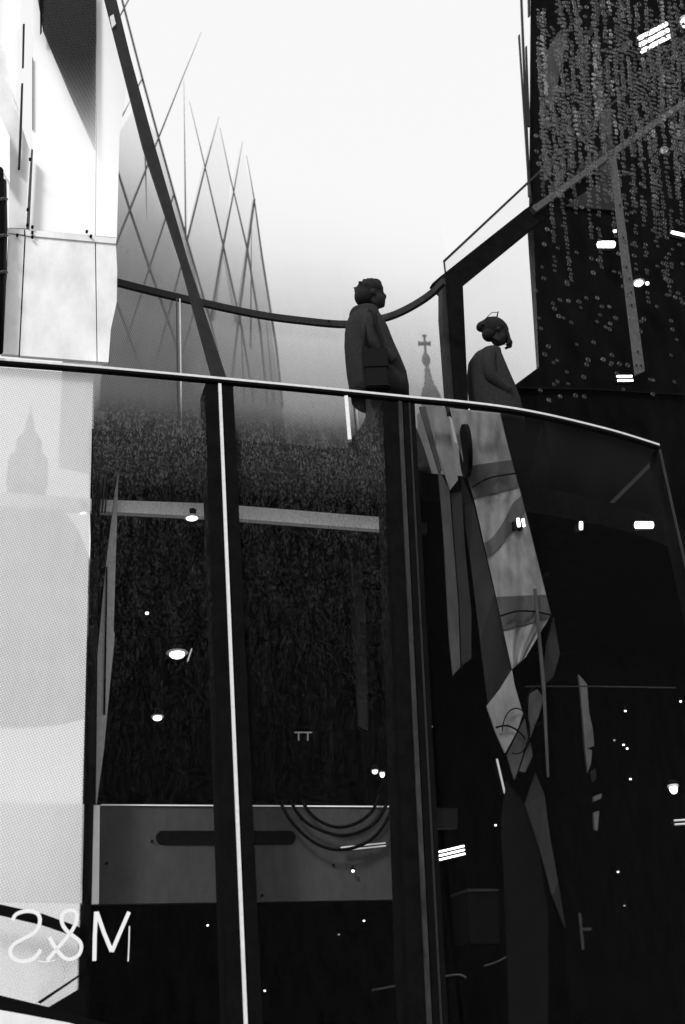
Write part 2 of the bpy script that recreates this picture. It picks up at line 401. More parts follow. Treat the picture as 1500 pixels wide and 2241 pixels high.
# dark bottom gasket and pale sill below the left pane
s0 = -0.12
slab('bottom_gasket', [(-40, 2165), (0, 2178), (120, 2207), (240, 2241), (330, 2275), (500, 2330), (300, 2330), (200, 2262), (100, 2232), (-40, 2203)], s0, 0.05, M['cable'], fac)
slab('sill', [(-40, 2203), (60, 2221), (150, 2238), (240, 2262), (330, 2300), (330, 2420), (-40, 2420)], s0 - 0.04, 0.20, M['metal'], fac)

# ------------------------------------------------------------------ tall dotted screen with dark handrail at the back of the walkway
scr = thing('walkway_screen', 'tall dot-printed glass screen with curved dark handrail behind the walkers', 'balustrade', Vector((along(hand, 600).x, along(hand, 600).y, Z_DECK)))
hs = run(hand, 152, 972)
sp_plan = [p for p in run(hand, 152, 760)]
ue = (on(1008, 750, 1.08) - P0).dot(UDIR); ub = (sp_plan[-1] - P0).dot(UDIR)
for k in range(1, 7):
    q = P0 + UDIR * (ub + (ue - ub) * k / 6) - NOUT * (1.02 + 0.02 * min(k, 3)); q.z = Z_HAND; sp_plan.append(q)
sheet('glass_pane', sp_plan, Z_DECK + 0.01, 9.6, 0.012, M['screen'], scr, off=0.05)
bar('handrail', hs, 0.03, 0.056, M['rail_dark'], scr)
for px in (388, 759):
    p = along(hand, px); q = Vector((p.x, p.y, Z_DECK))
    for dx in (-0.012, 0.012):
        tube('post', [q + UDIR * dx + NOUT * 0.04, q + UDIR * dx + NOUT * 0.04 + Vector((0, 0, Z_HAND - Z_DECK - 0.04))], 0.006, M['steel_dim'] if dx < 0 else M['steel'], scr, 6)
for px in (719, 778):
    p = along(hand, px); disc('fixing', p + NOUT * 0.03, NOUT, 0.01, 0.006, M['cable'], scr, 8)

# ------------------------------------------------------------------ diagonal beam and pale cladding at the left
bmr = thing('raking_beam', 'dark steel beam leaning diagonally across the left above the rail', 'beam', on(480, 830, 0.10))
slab('beam', [(221, -40), (246, -40), (285, 120), (330, 285), (412, 570), (497, 829), (466, 829), (395, 570), (313, 320), (277, 180), (228, -10)], 0.10, 0.025, M['dark'], bmr)
slab('fixing_plate', [(241, 36), (249, 31), (254, 52), (246, 60)], 0.085, 0.014, M['steel'], bmr)

cw = thing('metal_cladding', 'riveted pale metal cladding panels standing on the rail at the left', 'cladding', on(120, 780, 0.2))
slab('panel', [(20, 512), (54, 517), (41, 777), (3, 774), (16, 600)], 0.16, 0.03, M['metal'], cw)
slab('panel', [(57, 518), (208, 531), (212, 791), (44, 778)], 0.16, 0.03, M['metal'], cw)
slab('panel', [(210.5, 531), (254, 535), (257, 590), (256, 660), (243, 720), (238, 793), (214, 791)], 0.16, 0.03, M['metal'], cw)
slab('panel', [(56, 502), (256, 521), (254, 533), (57, 515)], 0.15, 0.035, M['metal'], cw)
slab('panel', [(17, 499), (53, 502), (53, 513), (18, 509)], 0.15, 0.035, M['metal'], cw)
slab('backing', [(20, 500), (254, 522), (240, 790), (3, 772)], 0.20, 0.04, M['dark'], cw)
for x, y in ((38, 517), (71, 521), (71, 511), (71, 499), (199, 519), (190, 509), (66, 351), (61, 461), (60, 495)):
    disc('rivet', on(x, y, 0.148), NOUT, 0.0085, 0.02, M['cable'], cw, 8)
for pts in ([(72, -40), (210, -40), (211, 220), (208, 516), (66, 503), (71, 330)], [(211.5, -40), (220, -40), (268, 150), (277, 190), (262, 300), (256, 520), (210, 516), (212.5, 220)]):
    slab('white_panel', pts, 0.26, 0.03, M['white'], cw)
slab('frame_strip', [(69, 325), (73, 328), (65, 502), (58, 501), (63, 420)], 0.17, 0.05, M['steel_dim'], cw)
slab('white_panel', [(9, -40), (46, -40), (46, 60), (41, 145), (40, 185), (42, 240), (24, 190), (14, 130), (4, 90)], 0.27, 0.03, M['white'], cw)
slab('white_panel', [(-30, 240), (0, 250), (22, 300), (22, 400), (0, 362), (-30, 320)], 0.20, 0.03, M['white'], cw)
slab('grey_return', [(-30, 20), (4, 90), (14, 130), (24, 190), (40, 250), (62, 320), (67, 330), (60, 420), (57, 500), (20, 498), (22, 300), (-30, 200)], 0.29, 0.03, M['metal'], cw)
slab('shadow_gap', [(50.5, 52), (55, 52), (53, 143), (49, 143)], 0.235, 0.03, M['dark'], cw)
slab('shadow_gap', [(47, 182), (51.5, 182), (48, 300), (45, 366), (40, 366), (43, 290)], 0.235, 0.03, M['dark'], cw)
slab('seam', [(71.5, 125), (72.5, 125), (72.5, 280), (71.5, 280)], 0.24, 0.02, M['steel_dim'], cw)

zt, zbm = on(150, 0, 0.22).z, on(200, 320, 0.22).z
M['wedge'] = film('grey_gradient_glass', [(zbm - 0.05, 0.10), (zbm + (zt - zbm) * 0.35, 0.45), (zbm + (zt - zbm) * 0.7, 0.85), (zt + 0.2, 0.96)], col=0.05, dots=0.3, pitch=0.03, streak=0.5, streak_scale=6, zmin=zbm - 1, zmax=zt + 1)
wd = thing('glass_fin', 'dark triangular glass fin hanging point downward in front of white panels', 'glass fin', on(210, 320, 0.22))
slab('fin_pane', [(78, -40), (211, -40), (211, 80), (209.5, 328), (150, 195), (95, 65)], 0.205, 0.016, M['wedge'], wd)
slab('fin_edge', [(88, -40), (93.5, -40), (92, 70), (88.5, 74)], 0.19, 0.012, M['black'], wd)
dp = thing('service_pipe', 'black bundled service pipe at the edge of the pale cladding', 'pipe', on(0, 800, 0.05))
tube('pipe', [on(-6, 372, 0.06), on(-4, 480, 0.06), on(-6, 640, 0.06), on(-9, 770, 0.06)], 0.042, M['black'], dp, 10)
tube('pipe', [on(6, 396, 0.10), on(8, 500, 0.10), on(4, 640, 0.10), on(-2, 770, 0.10)], 0.026, M['dark'], dp, 10)
for y in (440, 520, 600): tube('pipe_clip', [on(-14, y, 0.01), on(10, y - 6, 0.02), on(15, y - 4, 0.08)], 0.010, M['steel_dim'], dp, 6)

# ------------------------------------------------------------------ diagrid glass tower beyond the screen
TP, TY = Vector((-3.0, 19.0, 0)), R(42)
tw = thing('diagrid_tower', 'grey glass tower of pointed crossing diagonal bars beyond the screen', 'tower', Vector((on(400, 800, 0, TP, TY).x, on(400, 800, 0, TP, TY).y, 0)))
tz = lambda x, y: on(x, y, 0.1, TP, TY).z
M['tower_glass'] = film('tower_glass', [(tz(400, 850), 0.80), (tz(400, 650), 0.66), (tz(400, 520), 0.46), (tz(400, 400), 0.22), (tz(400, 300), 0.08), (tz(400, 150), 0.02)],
                        col=0.22, streak=0.5, streak_scale=0.9, trans=0.25, zmin=tz(400, 1000), zmax=tz(400, 0), nscale_stretch=3)  # coverage thins upward to imitate glare washing out the tower
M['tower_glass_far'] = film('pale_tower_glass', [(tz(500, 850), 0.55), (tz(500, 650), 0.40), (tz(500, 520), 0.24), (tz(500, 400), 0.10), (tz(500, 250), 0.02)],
                            col=0.25, streak=0.5, streak_scale=0.9, trans=0.25, zmin=tz(400, 1000), zmax=tz(400, 0), nscale_stretch=3)  # same imitated glare on the farther facets
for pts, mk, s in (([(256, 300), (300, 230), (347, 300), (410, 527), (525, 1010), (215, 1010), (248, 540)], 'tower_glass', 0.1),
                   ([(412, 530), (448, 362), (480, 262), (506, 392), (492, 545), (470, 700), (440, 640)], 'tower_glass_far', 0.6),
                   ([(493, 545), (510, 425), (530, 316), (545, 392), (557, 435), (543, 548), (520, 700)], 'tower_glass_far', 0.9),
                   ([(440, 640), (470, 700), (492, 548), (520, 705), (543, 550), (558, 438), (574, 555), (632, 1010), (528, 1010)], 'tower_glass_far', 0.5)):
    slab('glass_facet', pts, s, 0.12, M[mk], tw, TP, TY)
GRID = [([(441, 70), (400, 170), (347, 303), (285, 458), (228, 600)], 5, 's'), ([(258, 375), (285, 461), (327, 586), (385, 750), (428, 880)], 4, ''),
        ([(381, 425), (365, 472), (327, 587), (267, 780)], 4, ''), ([(398, 578), (330, 838)], 4, ''), ([(255, 660), (320, 836)], 4, ''),
        ([(426, 678), (392, 802), (380, 880)], 3.5, ''), ([(455, 770), (432, 870)], 3.5, ''), ([(265, -10), (312, 172), (347, 300), (410, 527), (460, 700), (502, 870)], 3, ''),
        ([(480, 255), (449, 368), (410, 526)], 4, 's'), ([(415, 222), (447, 356), (490, 542), (530, 722), (556, 880)], 4, 's'),
        ([(531, 310), (511, 425), (487, 547), (461, 700)], 5, 's'), ([(482, 280), (505, 390), (542, 547), (570, 722), (585, 880)], 4, 's'),
        ([(540, 340), (557, 436), (573, 556), (605, 760), (619, 892)], 5, 's'), ([(557, 436), (540, 560), (520, 722), (505, 852)], 5, ''),
        ([(403, 175), (407, 524)], 2, 's'), ([(551, 470), (549, 760)], 3, 's'), ([(284, -5), (245, 70), (212, 94)], 4, ''), ([(312, 172), (301, 192)], 4, ''),
        ([(290, 212), (268, 254)], 4, 's'), ([(322, 480), (318, 330)], 2, 's'), ([(582, 690), (600, 880)], 3, 's'), ([(525, 640), (535, 880)], 3, 's')]
for pts, wpx, fl in GRID:
    P = [on(x, y, 0.0, TP, TY) for x, y in pts]
    D = (P[0] - EYE).dot(FW); ww = 0.6 * wpx * D / F
    P = [p - Vector((0, 0, 0)) for p in P]
    tp = [0.15 + 0.85 * min(1, i / max(1, len(P) - 1) * 1.5) if fl else 1.0 for i in range(len(P))]  # bars thinned at their tips, imitating the same glare
    bar('grid_bar', P, ww, 0.05, M['grid'], tw, upv=Vector((math.sin(TY), -math.cos(TY), 0)), taper=tp)

# ------------------------------------------------------------------ churches far beyond
def px_lathe(name, cx, prof, D, material, parent, seg=20, z_extra=None, ya=None):
    base = EYE + ray(cx, ya if ya else prof[-1][1]) * D
    ax = Vector((base.x, base.y, 0)); dist = math.hypot(base.x, base.y)
    rows = []
    for hw, y in prof:
        d = ray(cx, y); z = EYE.z + d.z / math.hypot(d.x, d.y) * dist
        rows.append((hw * D / F, z))
    if z_extra is not None: rows.append((rows[-1][0] * 1.02, z_extra))
    return lathe(name, rows, ax, material, parent, seg), ax, dist
c1 = thing('church_steeple', 'slender church spire topped by an iron cross beside the walker', 'church', Vector((0, 0, 0)))
DS = 46.0
_, ax, dist = px_lathe('spire', 932, [(2.5, 768), (3, 772), (8, 781), (9.5, 788), (8, 795), (4.5, 800), (4, 806), (6.5, 809), (6, 820), (8, 822), (8.5, 836), (11, 838), (11, 848), (15, 850), (22, 872), (24, 905), (34, 910), (40, 1000)], DS, M['stone'], None, ya=780)
_.parent = c1
def far(x, y, dist):
    d = ray(x, y); return EYE + d * (dist / math.hypot(d.x, d.y))
def fb(name, a, b, wpx, mtl, par):
    pa, pb = far(*a, dist), far(*b, dist); ww = wpx * DS / F
    o = bar(name, [pa, pb], ww, ww, mtl, None, upv=Vector((0.1, 1, 0))); o.parent = par
fb('cross', (929, 733), (932, 776), 5, M['iron'], c1); fb('cross_arm', (916, 752), (943, 752), 6, M['iron'], c1)
fb('cross_tip', (924, 735), (934, 735), 3, M['iron'], c1)
for xx in (917, 941): fb('cross_tip', (xx, 747), (xx, 757), 3, M['iron'], c1)
lb = lathe('tower_shaft', [(1.1, 0), (1.1, far(932, 1000, dist).z), (0.9, far(932, 990, dist).z)], ax, M['stone']); lb.parent = c1
for xx in (908, 962):
    o, _, _ = px_lathe('pinnacle', xx, [(0.5, 868), (2, 885), (6, 900), (6, 1000)], DS, M['stone'], None, 8); o.parent = c1
c2 = thing('domed_church', 'domed church with lantern spire, dim behind the white dotted pane', 'church', Vector((0, 0, 0)))
o, ax2, _ = px_lathe('lantern', 60, [(1, 888), (2, 905), (8, 920), (11, 945), (18, 952), (27, 965), (29, 1000), (42, 1005), (44, 1060), (40, 1075), (44, 1095)], 62, M['stone'], None, ya=1050); o.parent = c2
o, _, _ = px_lathe('dome', 60, [(44, 1095), (70, 1112), (95, 1140), (118, 1175), (138, 1225), (150, 1290), (154, 1330)], 62, M['stone'], None, 32, ya=1050); o.parent = c2
o, _, _ = px_lathe('drum', 60, [(160, 1330), (160, 1500)], 62, M['stone'], None, 32, ya=1050); o.parent = c2
o, _, _ = px_lathe('cornice', 60, [(170, 1500), (172, 1520), (170, 1545)], 62, M['stone'], None, 32, ya=1050); o.parent = c2

# ------------------------------------------------------------------ stair balustrade and dark tower at the right
st = thing('stair_balustrade', 'stair balustrade climbing right with dark band and square post', 'balustrade', on(1000, 890, 0.8))
slab('post', [(976, 596), (1012, 590), (1026, 900), (998, 900)], 0.62, 0.10, M['black'], st)
slab('post_face', [(968, 612), (977, 606), (998, 900), (984, 900), (968, 690)], 0.64, 0.08, M['dark'], st)
bar('string_band', [on(960, 640, 0.86), on(976, 626, 0.86), on(1160, 478, 0.86), on(1300, 380, 0.86)], 0.07, 0.17, M['black'], st)
bar('upper_handrail', [on(1166, 462, 0.80), on(1340, 336, 0.80), on(1540, 196, 0.80)], 0.05, 0.055, M['steel_dim'], st)
bar('glass_edge', [on(972, 572, 0.84), on(1160, 396, 0.84), on(1540, 40, 0.84)], 0.02, 0.018, M['rail_dark'], st)
bar('glass_edge', [on(972, 572, 0.84), on(976, 604, 0.84)], 0.012, 0.008, M['rail_dark'], st, upv=NOUT)
M['stair_glass'] = film('stair_glass', [(Z_DECK, 0.24), (zat(1100, 800, 0.9), 0.22), (zat(1100, 650, 0.9), 0.12), (zat(1100, 520, 0.9), 0.05), (9.0, 0.03)], col=0.30, dots=0.5, pitch=0.017, streak=0.3, streak_scale=4, trans=0.5, zmin=5, zmax=10)
slab('glass_pane', [(1008, 590), (1166, 460), (1180, 803), (1118, 849), (1060, 885), (1022, 885)], 0.92, 0.012, M['stair_glass'], st)
slab('glass_pane', [(974, 574), (1160, 398), (1166, 440), (978, 604)], 0.845, 0.012, M['stair_glass'], st)
hb = thing('hanger_bar', 'bolted flat steel hanger bar hanging in the dark at the right', 'steel bar', on(1400, 812, 0.5))
slab('flat_bar', [(1334, 330), (1347, 330), (1412, 812), (1392, 820)], 0.50, 0.02, M['steel_dim'], hb)
for x, y in ((1357, 450), (1364, 520), (1371, 585), (1381, 640), (1382, 668), (1378, 610), (1396, 770), (1393, 800), (1403, 800)):
    disc('bolt', on(x, y, 0.495), NOUT, 0.008, 0.012, M['dark'], hb, 8)

tr = thing('dark_tower', 'near-black clad tower filling the right behind the rain-beaded glass', 'tower', Vector((on(1400, 1000, 1.8).x, on(1400, 1000, 1.8).y, 0)))
slab('cladding', [(1166, -80), (1163, 440), (1160, 507), (1180, 803), (1118, 849), (1010, 925), (1010, 1120), (1280, 1120), (1330, 1300), (1780, 1300), (1780, -80)], 1.9, 0.5, M['tower'], tr, ext=-NOUT * 0.05)
slab('facet', [(1196, 115), (1222, 70), (1243, 72), (1232, 130), (1208, 245), (1196, 225)], 1.87, 0.02, M['cloth_mid'], tr)  # imitated reflections of the diagrid, put in as grey facets
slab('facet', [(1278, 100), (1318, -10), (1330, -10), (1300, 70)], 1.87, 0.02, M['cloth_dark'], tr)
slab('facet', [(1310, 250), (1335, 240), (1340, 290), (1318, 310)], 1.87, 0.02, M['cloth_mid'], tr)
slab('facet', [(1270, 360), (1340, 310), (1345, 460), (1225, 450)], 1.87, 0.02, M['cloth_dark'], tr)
slab('ledge', [(1100, 846), (1300, 850), (1500, 862), (1500, 865), (1300, 853), (1100, 849)], 1.86, 0.03, M['black'], tr)
for pts in ([(1140, -30), (1143, -30), (1162, 428), (1158.5, 428)], [(1136.5, 75), (1138.5, 75), (1160, 400), (1158, 400)], [(1157, -20), (1161, -20), (1161, 34), (1158, 34)], [(1152, 100), (1154, 100), (1161, 275), (1157, 275)]):
    slab('edge_trim', pts, 1.86, 0.03, M['dark'], tr)

# ------------------------------------------------------------------ people on the walkway
def ev_mesh(o):
    dg = bpy.context.evaluated_depsgraph_get(); e = o.evaluated_get(dg)
    return bpy.data.meshes.new_from_object(e)
def ellipsoid(bm, c, rx, ry, rz, seg=18, ring=12, rot=None):
    mtx = Matrix.Translation(c) @ (rot or Matrix.Identity(4)) @ Matrix.Diagonal((rx, ry, rz, 1))
    bmesh.ops.create_uvsphere(bm, u_segments=seg, v_segments=ring, radius=1, matrix=mtx)
def biggest(me):
    bm = bmesh.new(); bm.from_mesh(me); bm.verts.ensure_lookup_table()
    seen = set(); best = []
    for v in bm.verts:
        if v.index in seen: continue
        st_ = [v]; comp = []; seen.add(v.index)
        while st_:
            q = st_.pop(); comp.append(q)
            for e in q.link_edges:
                u = e.other_vert(q)
                if u.index not in seen: seen.add(u.index); st_.append(u)
        if len(comp) > len(best): best = comp
    keep = set(best); bmesh.ops.delete(bm, geom=[v for v in bm.verts if v not in keep], context='VERTS')
    bm.to_mesh(me); bm.free(); return me
def body_mesh(name, J, edges, root, head):
    """one continuous skin: skeleton grown with Skin, fused with the head by voxel remesh"""
    keys = list(J); me = bpy.data.meshes.new(name)
    me.from_pydata([J[k][:3] for k in keys], [(keys.index(a), keys.index(b)) for a, b in edges], [])
    o = bpy.data.objects.new(name, me); COL.objects.link(o)
    sk = o.modifiers.new('skin', 'SKIN')
    for i, k in enumerate(keys):
        r = J[k][3]; v = me.skin_vertices[0].data[i]
        v.radius = (r if isinstance(r, tuple) else (r, r)); v.use_root = (k == root)
    sb = o.modifiers.new('sub', 'SUBSURF'); sb.levels = 2; sb.render_levels = 2
    bpy.context.view_layer.update()
    m1 = ev_mesh(o)
    bm = bmesh.new(); bm.from_mesh(m1)
    head(bm)
    m2 = bpy.data.meshes.new(name); bm.to_mesh(m2); bm.free()
    o.modifiers.clear(); o.data = m2
    rm = o.modifiers.new('rm', 'REMESH'); rm.mode = 'VOXEL'; rm.voxel_size = 0.011
    sm = o.modifiers.new('sm', 'SMOOTH'); sm.iterations = 3; sm.factor = 0.5
    bpy.context.view_layer.update()
    m3 = biggest(ev_mesh(o)); bpy.data.objects.remove(o)
    for p in m3.polygons: p.use_smooth = True
    m3.materials.clear(); return m3
def fuse(name, bm, material, vox=0.010, it=6):
    me = bpy.data.meshes.new(name); bm.to_mesh(me); bm.free()
    o = bpy.data.objects.new(name, me); COL.objects.link(o)
    rm = o.modifiers.new('rm', 'REMESH'); rm.mode = 'VOXEL'; rm.voxel_size = vox
    sm = o.modifiers.new('sm', 'SMOOTH'); sm.iterations = it; sm.factor = 0.5
    bpy.context.view_layer.update(); m2 = biggest(ev_mesh(o)); bpy.data.objects.remove(o)
    for p in m2.polygons: p.use_smooth = True
    m2.materials.clear(); return link(name, m2, material)
def tufts(bm, c, rx, ry, rz, n, seed, ln=0.04):
    rnd = random.Random(seed)
    for _ in range(n):
        a = rnd.uniform(0, 6.28); e = rnd.uniform(0.0, 1.5)
        d = Vector((math.cos(a) * math.cos(e), math.sin(a) * math.cos(e), math.sin(e)))
        p = c + Vector((d.x * rx, d.y * ry, d.z * rz)) * 0.97
        g = (Vector((rnd.uniform(-1, .6), rnd.uniform(-.6, .6), rnd.uniform(-.5, .5))) + d * rnd.uniform(.25, .7)).normalized() * ln * rnd.uniform(.6, 1.3)
        tube_bm(bm, [p - g * .3, p + g * .4, p + g], .008, 5, [.011, .009, .004])
def loft(name, rings, material, seg=28, wob=0.0, seed=0):
    """garment: rings of (cx, cy, z, half depth, half width)"""
    rnd = random.Random(seed); bm = bmesh.new(); rows = []
    ph = [rnd.uniform(0, 6.28) for _ in range(4)]
    for k, (cx, cy, z, a, b) in enumerate(rings):
        row = []
        for j in range(seg):
            th = 2 * math.pi * j / seg
            f = 1 + wob * (math.sin(3 * th + ph[0] + z * 4) + 0.6 * math.sin(7 * th + ph[1] - z * 9)) * (1.4 - min(1.4, z * 0.7))
            row.append(bm.verts.new((cx + a * f * math.cos(th), cy + b * f * math.sin(th), z)))
        rows.append(row)
    for r0, r1 in zip(rows, rows[1:]):
        for j in range(seg): bm.faces.new((r0[j], r0[(j + 1) % seg], r1[(j + 1) % seg], r1[j]))
    bm.faces.new(rows[0]); bm.faces.new(list(reversed(rows[-1])))
    o = from_bm(name, bm, material, smooth=True)
    return o
def head_shape(hx, hz, pitch=0.0, s=1.0):
    """skull, jaw, nose, brow, lips and ears around centre (hx, 0, hz), face toward +x"""
    rot = Matrix.Rotation(pitch, 4, 'Y')
    T = Matrix.Translation((hx, 0, hz)) @ rot
    def f(bm):
        def e(c, rx, ry, rz): ellipsoid(bm, T @ (Vector(c) * s), rx * s, ry * s, rz * s, rot=rot)
        e((-0.008, 0, 0.03), 0.098, 0.077, 0.095)
        e((0.022, 0, -0.045), 0.066, 0.060, 0.075)
        e((0.058, 0, -0.094), 0.026, 0.028, 0.022)
        e((0.092, 0, -0.018), 0.022, 0.014, 0.024); e((0.082, 0, 0.008), 0.014, 0.010, 0.030)
        e((0.078, 0, 0.034), 0.018, 0.045, 0.012)
        e((0.080, 0, -0.056), 0.014, 0.026, 0.009); e((0.078, 0, -0.070), 0.012, 0.022, 0.009)
        for sy in (-1, 1):
            e((-0.005, sy * 0.078, -0.008), 0.020, 0.010, 0.032)
            e((0.066, sy * 0.033, 0.018), 0.014, 0.015, 0.011)
    return f
def person(label, foot, heading, J, edges, headf, group, height):
    root = thing('person', label, 'person', foot, group)
    root.rotation_euler = (0, 0, heading)
    me = body_mesh('body', J, edges, 'pelvis', headf)
    link('body', me, M['skin'], root)
    return root
EDGES = [('pelvis', 'waist'), ('waist', 'chest'), ('chest', 'neck'), ('neck', 'skull'), ('pelvis', 'hipl'), ('pelvis', 'hipr'),
         ('hipl', 'kneel'), ('kneel', 'ankl'), ('ankl', 'toel'), ('hipr', 'kneer'), ('kneer', 'ankr'), ('ankr', 'toer'),
         ('chest', 'shol'), ('chest', 'shor'), ('shol', 'elbl'), ('elbl', 'wril'), ('wril', 'hanl'), ('shor', 'elbr'), ('elbr', 'wrir'), ('wrir', 'hanr')]
# first walker: mid-stride to the right, head lifted, hands in coat pockets, shoulder bag
J1 = {'pelvis': (0, 0, .95, (.12, .10)), 'waist': (0, 0, 1.12, (.13, .10)), 'chest': (0, 0, 1.30, (.12, .10)), 'neck': (.015, 0, 1.47, .058), 'skull': (.04, 0, 1.60, .06),
      'hipl': (.0, .09, .90, .085), 'kneel': (.20, .10, .50, .058), 'ankl': (.30, .10, .10, .04), 'toel': (.46, .11, .05, .032),
      'hipr': (.0, -.09, .90, .085), 'kneer': (-.02, -.10, .48, .058), 'ankr': (-.26, -.10, .15, .04), 'toer': (-.14, -.11, .04, .032),
      'shol': (0, .14, 1.37, .055), 'elbl': (-.03, .21, 1.11, .045), 'wril': (.10, .175, .95, .034), 'hanl': (.135, .16, .92, .036),
      'shor': (0, -.14, 1.37, .055), 'elbr': (-.03, -.21, 1.11, .045), 'wrir': (.10, -.175, .95, .034), 'hanr': (.135, -.16, .92, .036)}
H1 = 1.80
t1 = atz(806, 612, Z_DECK + H1); f1 = Vector((t1.x, t1.y, Z_DECK)) - UDIR * 0.03
p1 = person('person in long hooded dark coat, short hair, walking with head raised', f1, R(5), J1, EDGES, head_shape(0.05, 1.64, R(-6)), 'people on the walkway', H1)
def give(o, root): o.parent = root; return o
give(loft('coat', [(.03, 0, .70, .215, .20), (.03, 0, .80, .222, .205), (.022, 0, .92, .222, .205), (.005, 0, 1.05, .208, .20), (-.012, 0, 1.18, .19, .195), (-.02, 0, 1.30, .17, .185), (-.025, 0, 1.37, .152, .165), (-.025, 0, 1.43, .13, .125), (-.02, 0, 1.47, .11, .10), (-.01, 0, 1.51, .095, .088), (0, 0, 1.52, .07, .07)], M['coat'], wob=0.022, seed=2), p1)
for sy in (1, -1):
    bm = bmesh.new()
    tube_bm(bm, smooth_pts([Vector((-.01, sy * .14, 1.37)), Vector((-.03, sy * .20, 1.25)), Vector((-.03, sy * .215, 1.11)), Vector((.05, sy * .195, 1.0)), Vector((.14, sy * .165, .93))], 5), .06, 12,
            [.060 - .0004 * i for i in range(21)])
    give(from_bm('sleeve', bm, M['coat'], smooth=True), p1)
    bm = bmesh.new()
    K, A, T_ = (Vector((.20, .10, .50)), Vector((.29, .10, .11)), None) if sy > 0 else (Vector((-.02, -.10, .48)), Vector((-.25, -.10, .17)), None)
    tube_bm(bm, smooth_pts([Vector((0, sy * .085, .88)), K, A], 5), .08, 12, [.105, .103, .1, .096, .092, .088, .085, .083, .081, .08, .078])
    give(from_bm('trouser_leg', bm, M['coat'], smooth=True), p1)
    bm = bmesh.new(); a_, b_ = (Vector((.27, .10, .06)), Vector((.47, .11, .045))) if sy > 0 else (Vector((-.27, -.10, .11)), Vector((-.13, -.11, .04)))
    tube_bm(bm, [a_ - (b_ - a_) * .1, a_, a_.lerp(b_, .5), b_, b_ + (b_ - a_) * .12], .05, 10, [.034, .05, .05, .042, .018])
    give(from_bm('shoe', bm, M['bag'], smooth=True), p1)
bm = bmesh.new(); rot6 = Matrix.Rotation(R(-10), 4, 'Y')
ellipsoid(bm, Vector((.03, 0, 1.69)), .112, .092, .088, 22, 14, rot6); ellipsoid(bm, Vector((.075, 0, 1.745)), .058, .06, .042); ellipsoid(bm, Vector((-.012, 0, 1.635)), .082, .084, .085)
tufts(bm, Vector((.02, 0, 1.69)), .108, .092, .09, 45, 4, .02)
give(fuse('hair', bm, M['hair'], 0.008, 6), p1)
bm = bmesh.new()
ellipsoid(bm, Vector((-.075, 0, 1.47)), .075, .095, .062, 18, 12, Matrix.Rotation(R(-25), 4, 'Y')); ellipsoid(bm, Vector((.0, 0, 1.49)), .088, .085, .045)
give(fuse('hood', bm, M['coat'], 0.012, 10), p1)
# the bag it carries on the near side
def local(root, v): return Matrix.Translation(root.location) @ Matrix.Rotation(root.rotation_euler.z, 4, 'Z') @ Vector(v)
bgt = thing('shoulder_bag', 'black boxy shoulder bag carried against the dark coat', 'bag', local(p1, (-.02, -.275, .62)))
bgt.rotation_euler = (0, 0, p1.rotation_euler.z)
def rbox(name, c, sx, sy, sz, material, parent, bev=.012):
    bm = bmesh.new(); bmesh.ops.create_cube(bm, size=1, matrix=Matrix.Translation(c) @ Matrix.Diagonal((sx, sy, sz, 1)))
    bmesh.ops.bevel(bm, geom=bm.edges[:], offset=bev, segments=2, affect='EDGES')
    o = from_bm(name, bm, material); o.parent = parent; return o
rbox('pouch', Vector((0, 0, .17)), .18, .09, .33, M['bag'], bgt)
rbox('flap', Vector((0, -.047, .25)), .184, .012, .16, M['bag'], bgt, .004)
bm = bmesh.new(); tube_bm(bm, smooth_pts([Vector((-.08, 0, .32)), Vector((-.05, .01, .50)), Vector((0, .06, .72)), Vector((0, .14, .81)), Vector((.02, .06, .72)), Vector((.05, .01, .50)), Vector((.08, 0, .32))], 5), .011, 6)
o = from_bm('strap', bm, M['bag'], smooth=True); o.parent = bgt

# second walker: hair pinned up, spectacles pushed onto the head, face turned down to the right
J2 = {'pelvis': (0, 0, .90, (.12, .10)), 'waist': (0, 0, 1.06, (.12, .09)), 'chest': (.01, 0, 1.20, (.12, .09)), 'neck': (.05, 0, 1.36, .052), 'skull': (.09, 0, 1.48, .055),
      'hipl': (.0, .09, .86, .085), 'kneel': (.10, .10, .47, .055), 'ankl': (.12, .10, .09, .038), 'toel': (.27, .11, .045, .03),
      'hipr': (.0, -.09, .86, .085), 'kneer': (.02, -.10, .46, .055), 'ankr': (-.12, -.10, .11, .038), 'toer': (.02, -.11, .04, .03),
      'shol': (0, .13, 1.25, .05), 'elbl': (-.05, .195, 1.0, .042), 'wril': (.05, .165, .90, .032), 'hanl': (.085, .155, .87, .033),
      'shor': (0, -.13, 1.25, .05), 'elbr': (-.05, -.195, 1.0, .042), 'wrir': (.05, -.165, .90, .032), 'hanr': (.085, -.155, .87, .033)}
H2 = 1.67
t2 = atz(1072, 697, Z_DECK + H2); f2 = Vector((t2.x, t2.y, Z_DECK)) - UDIR * 0.06
p2 = person('person in dark coat with pinned-up hair, spectacles on head, looking down', f2, R(3), J2, EDGES, head_shape(0.10, 1.52, R(14), 0.95), 'people on the walkway', H2)
give(loft('coat', [(.0, 0, .62, .20, .20), (.0, 0, .72, .205, .205), (-.01, 0, .88, .20, .205), (-.02, 0, 1.02, .185, .20), (-.03, 0, 1.14, .165, .19), (-.03, 0, 1.23, .145, .17), (-.01, 0, 1.30, .115, .12), (.025, 0, 1.345, .08, .085), (.03, 0, 1.36, .06, .065)], M['coat'], wob=0.022, seed=5), p2)
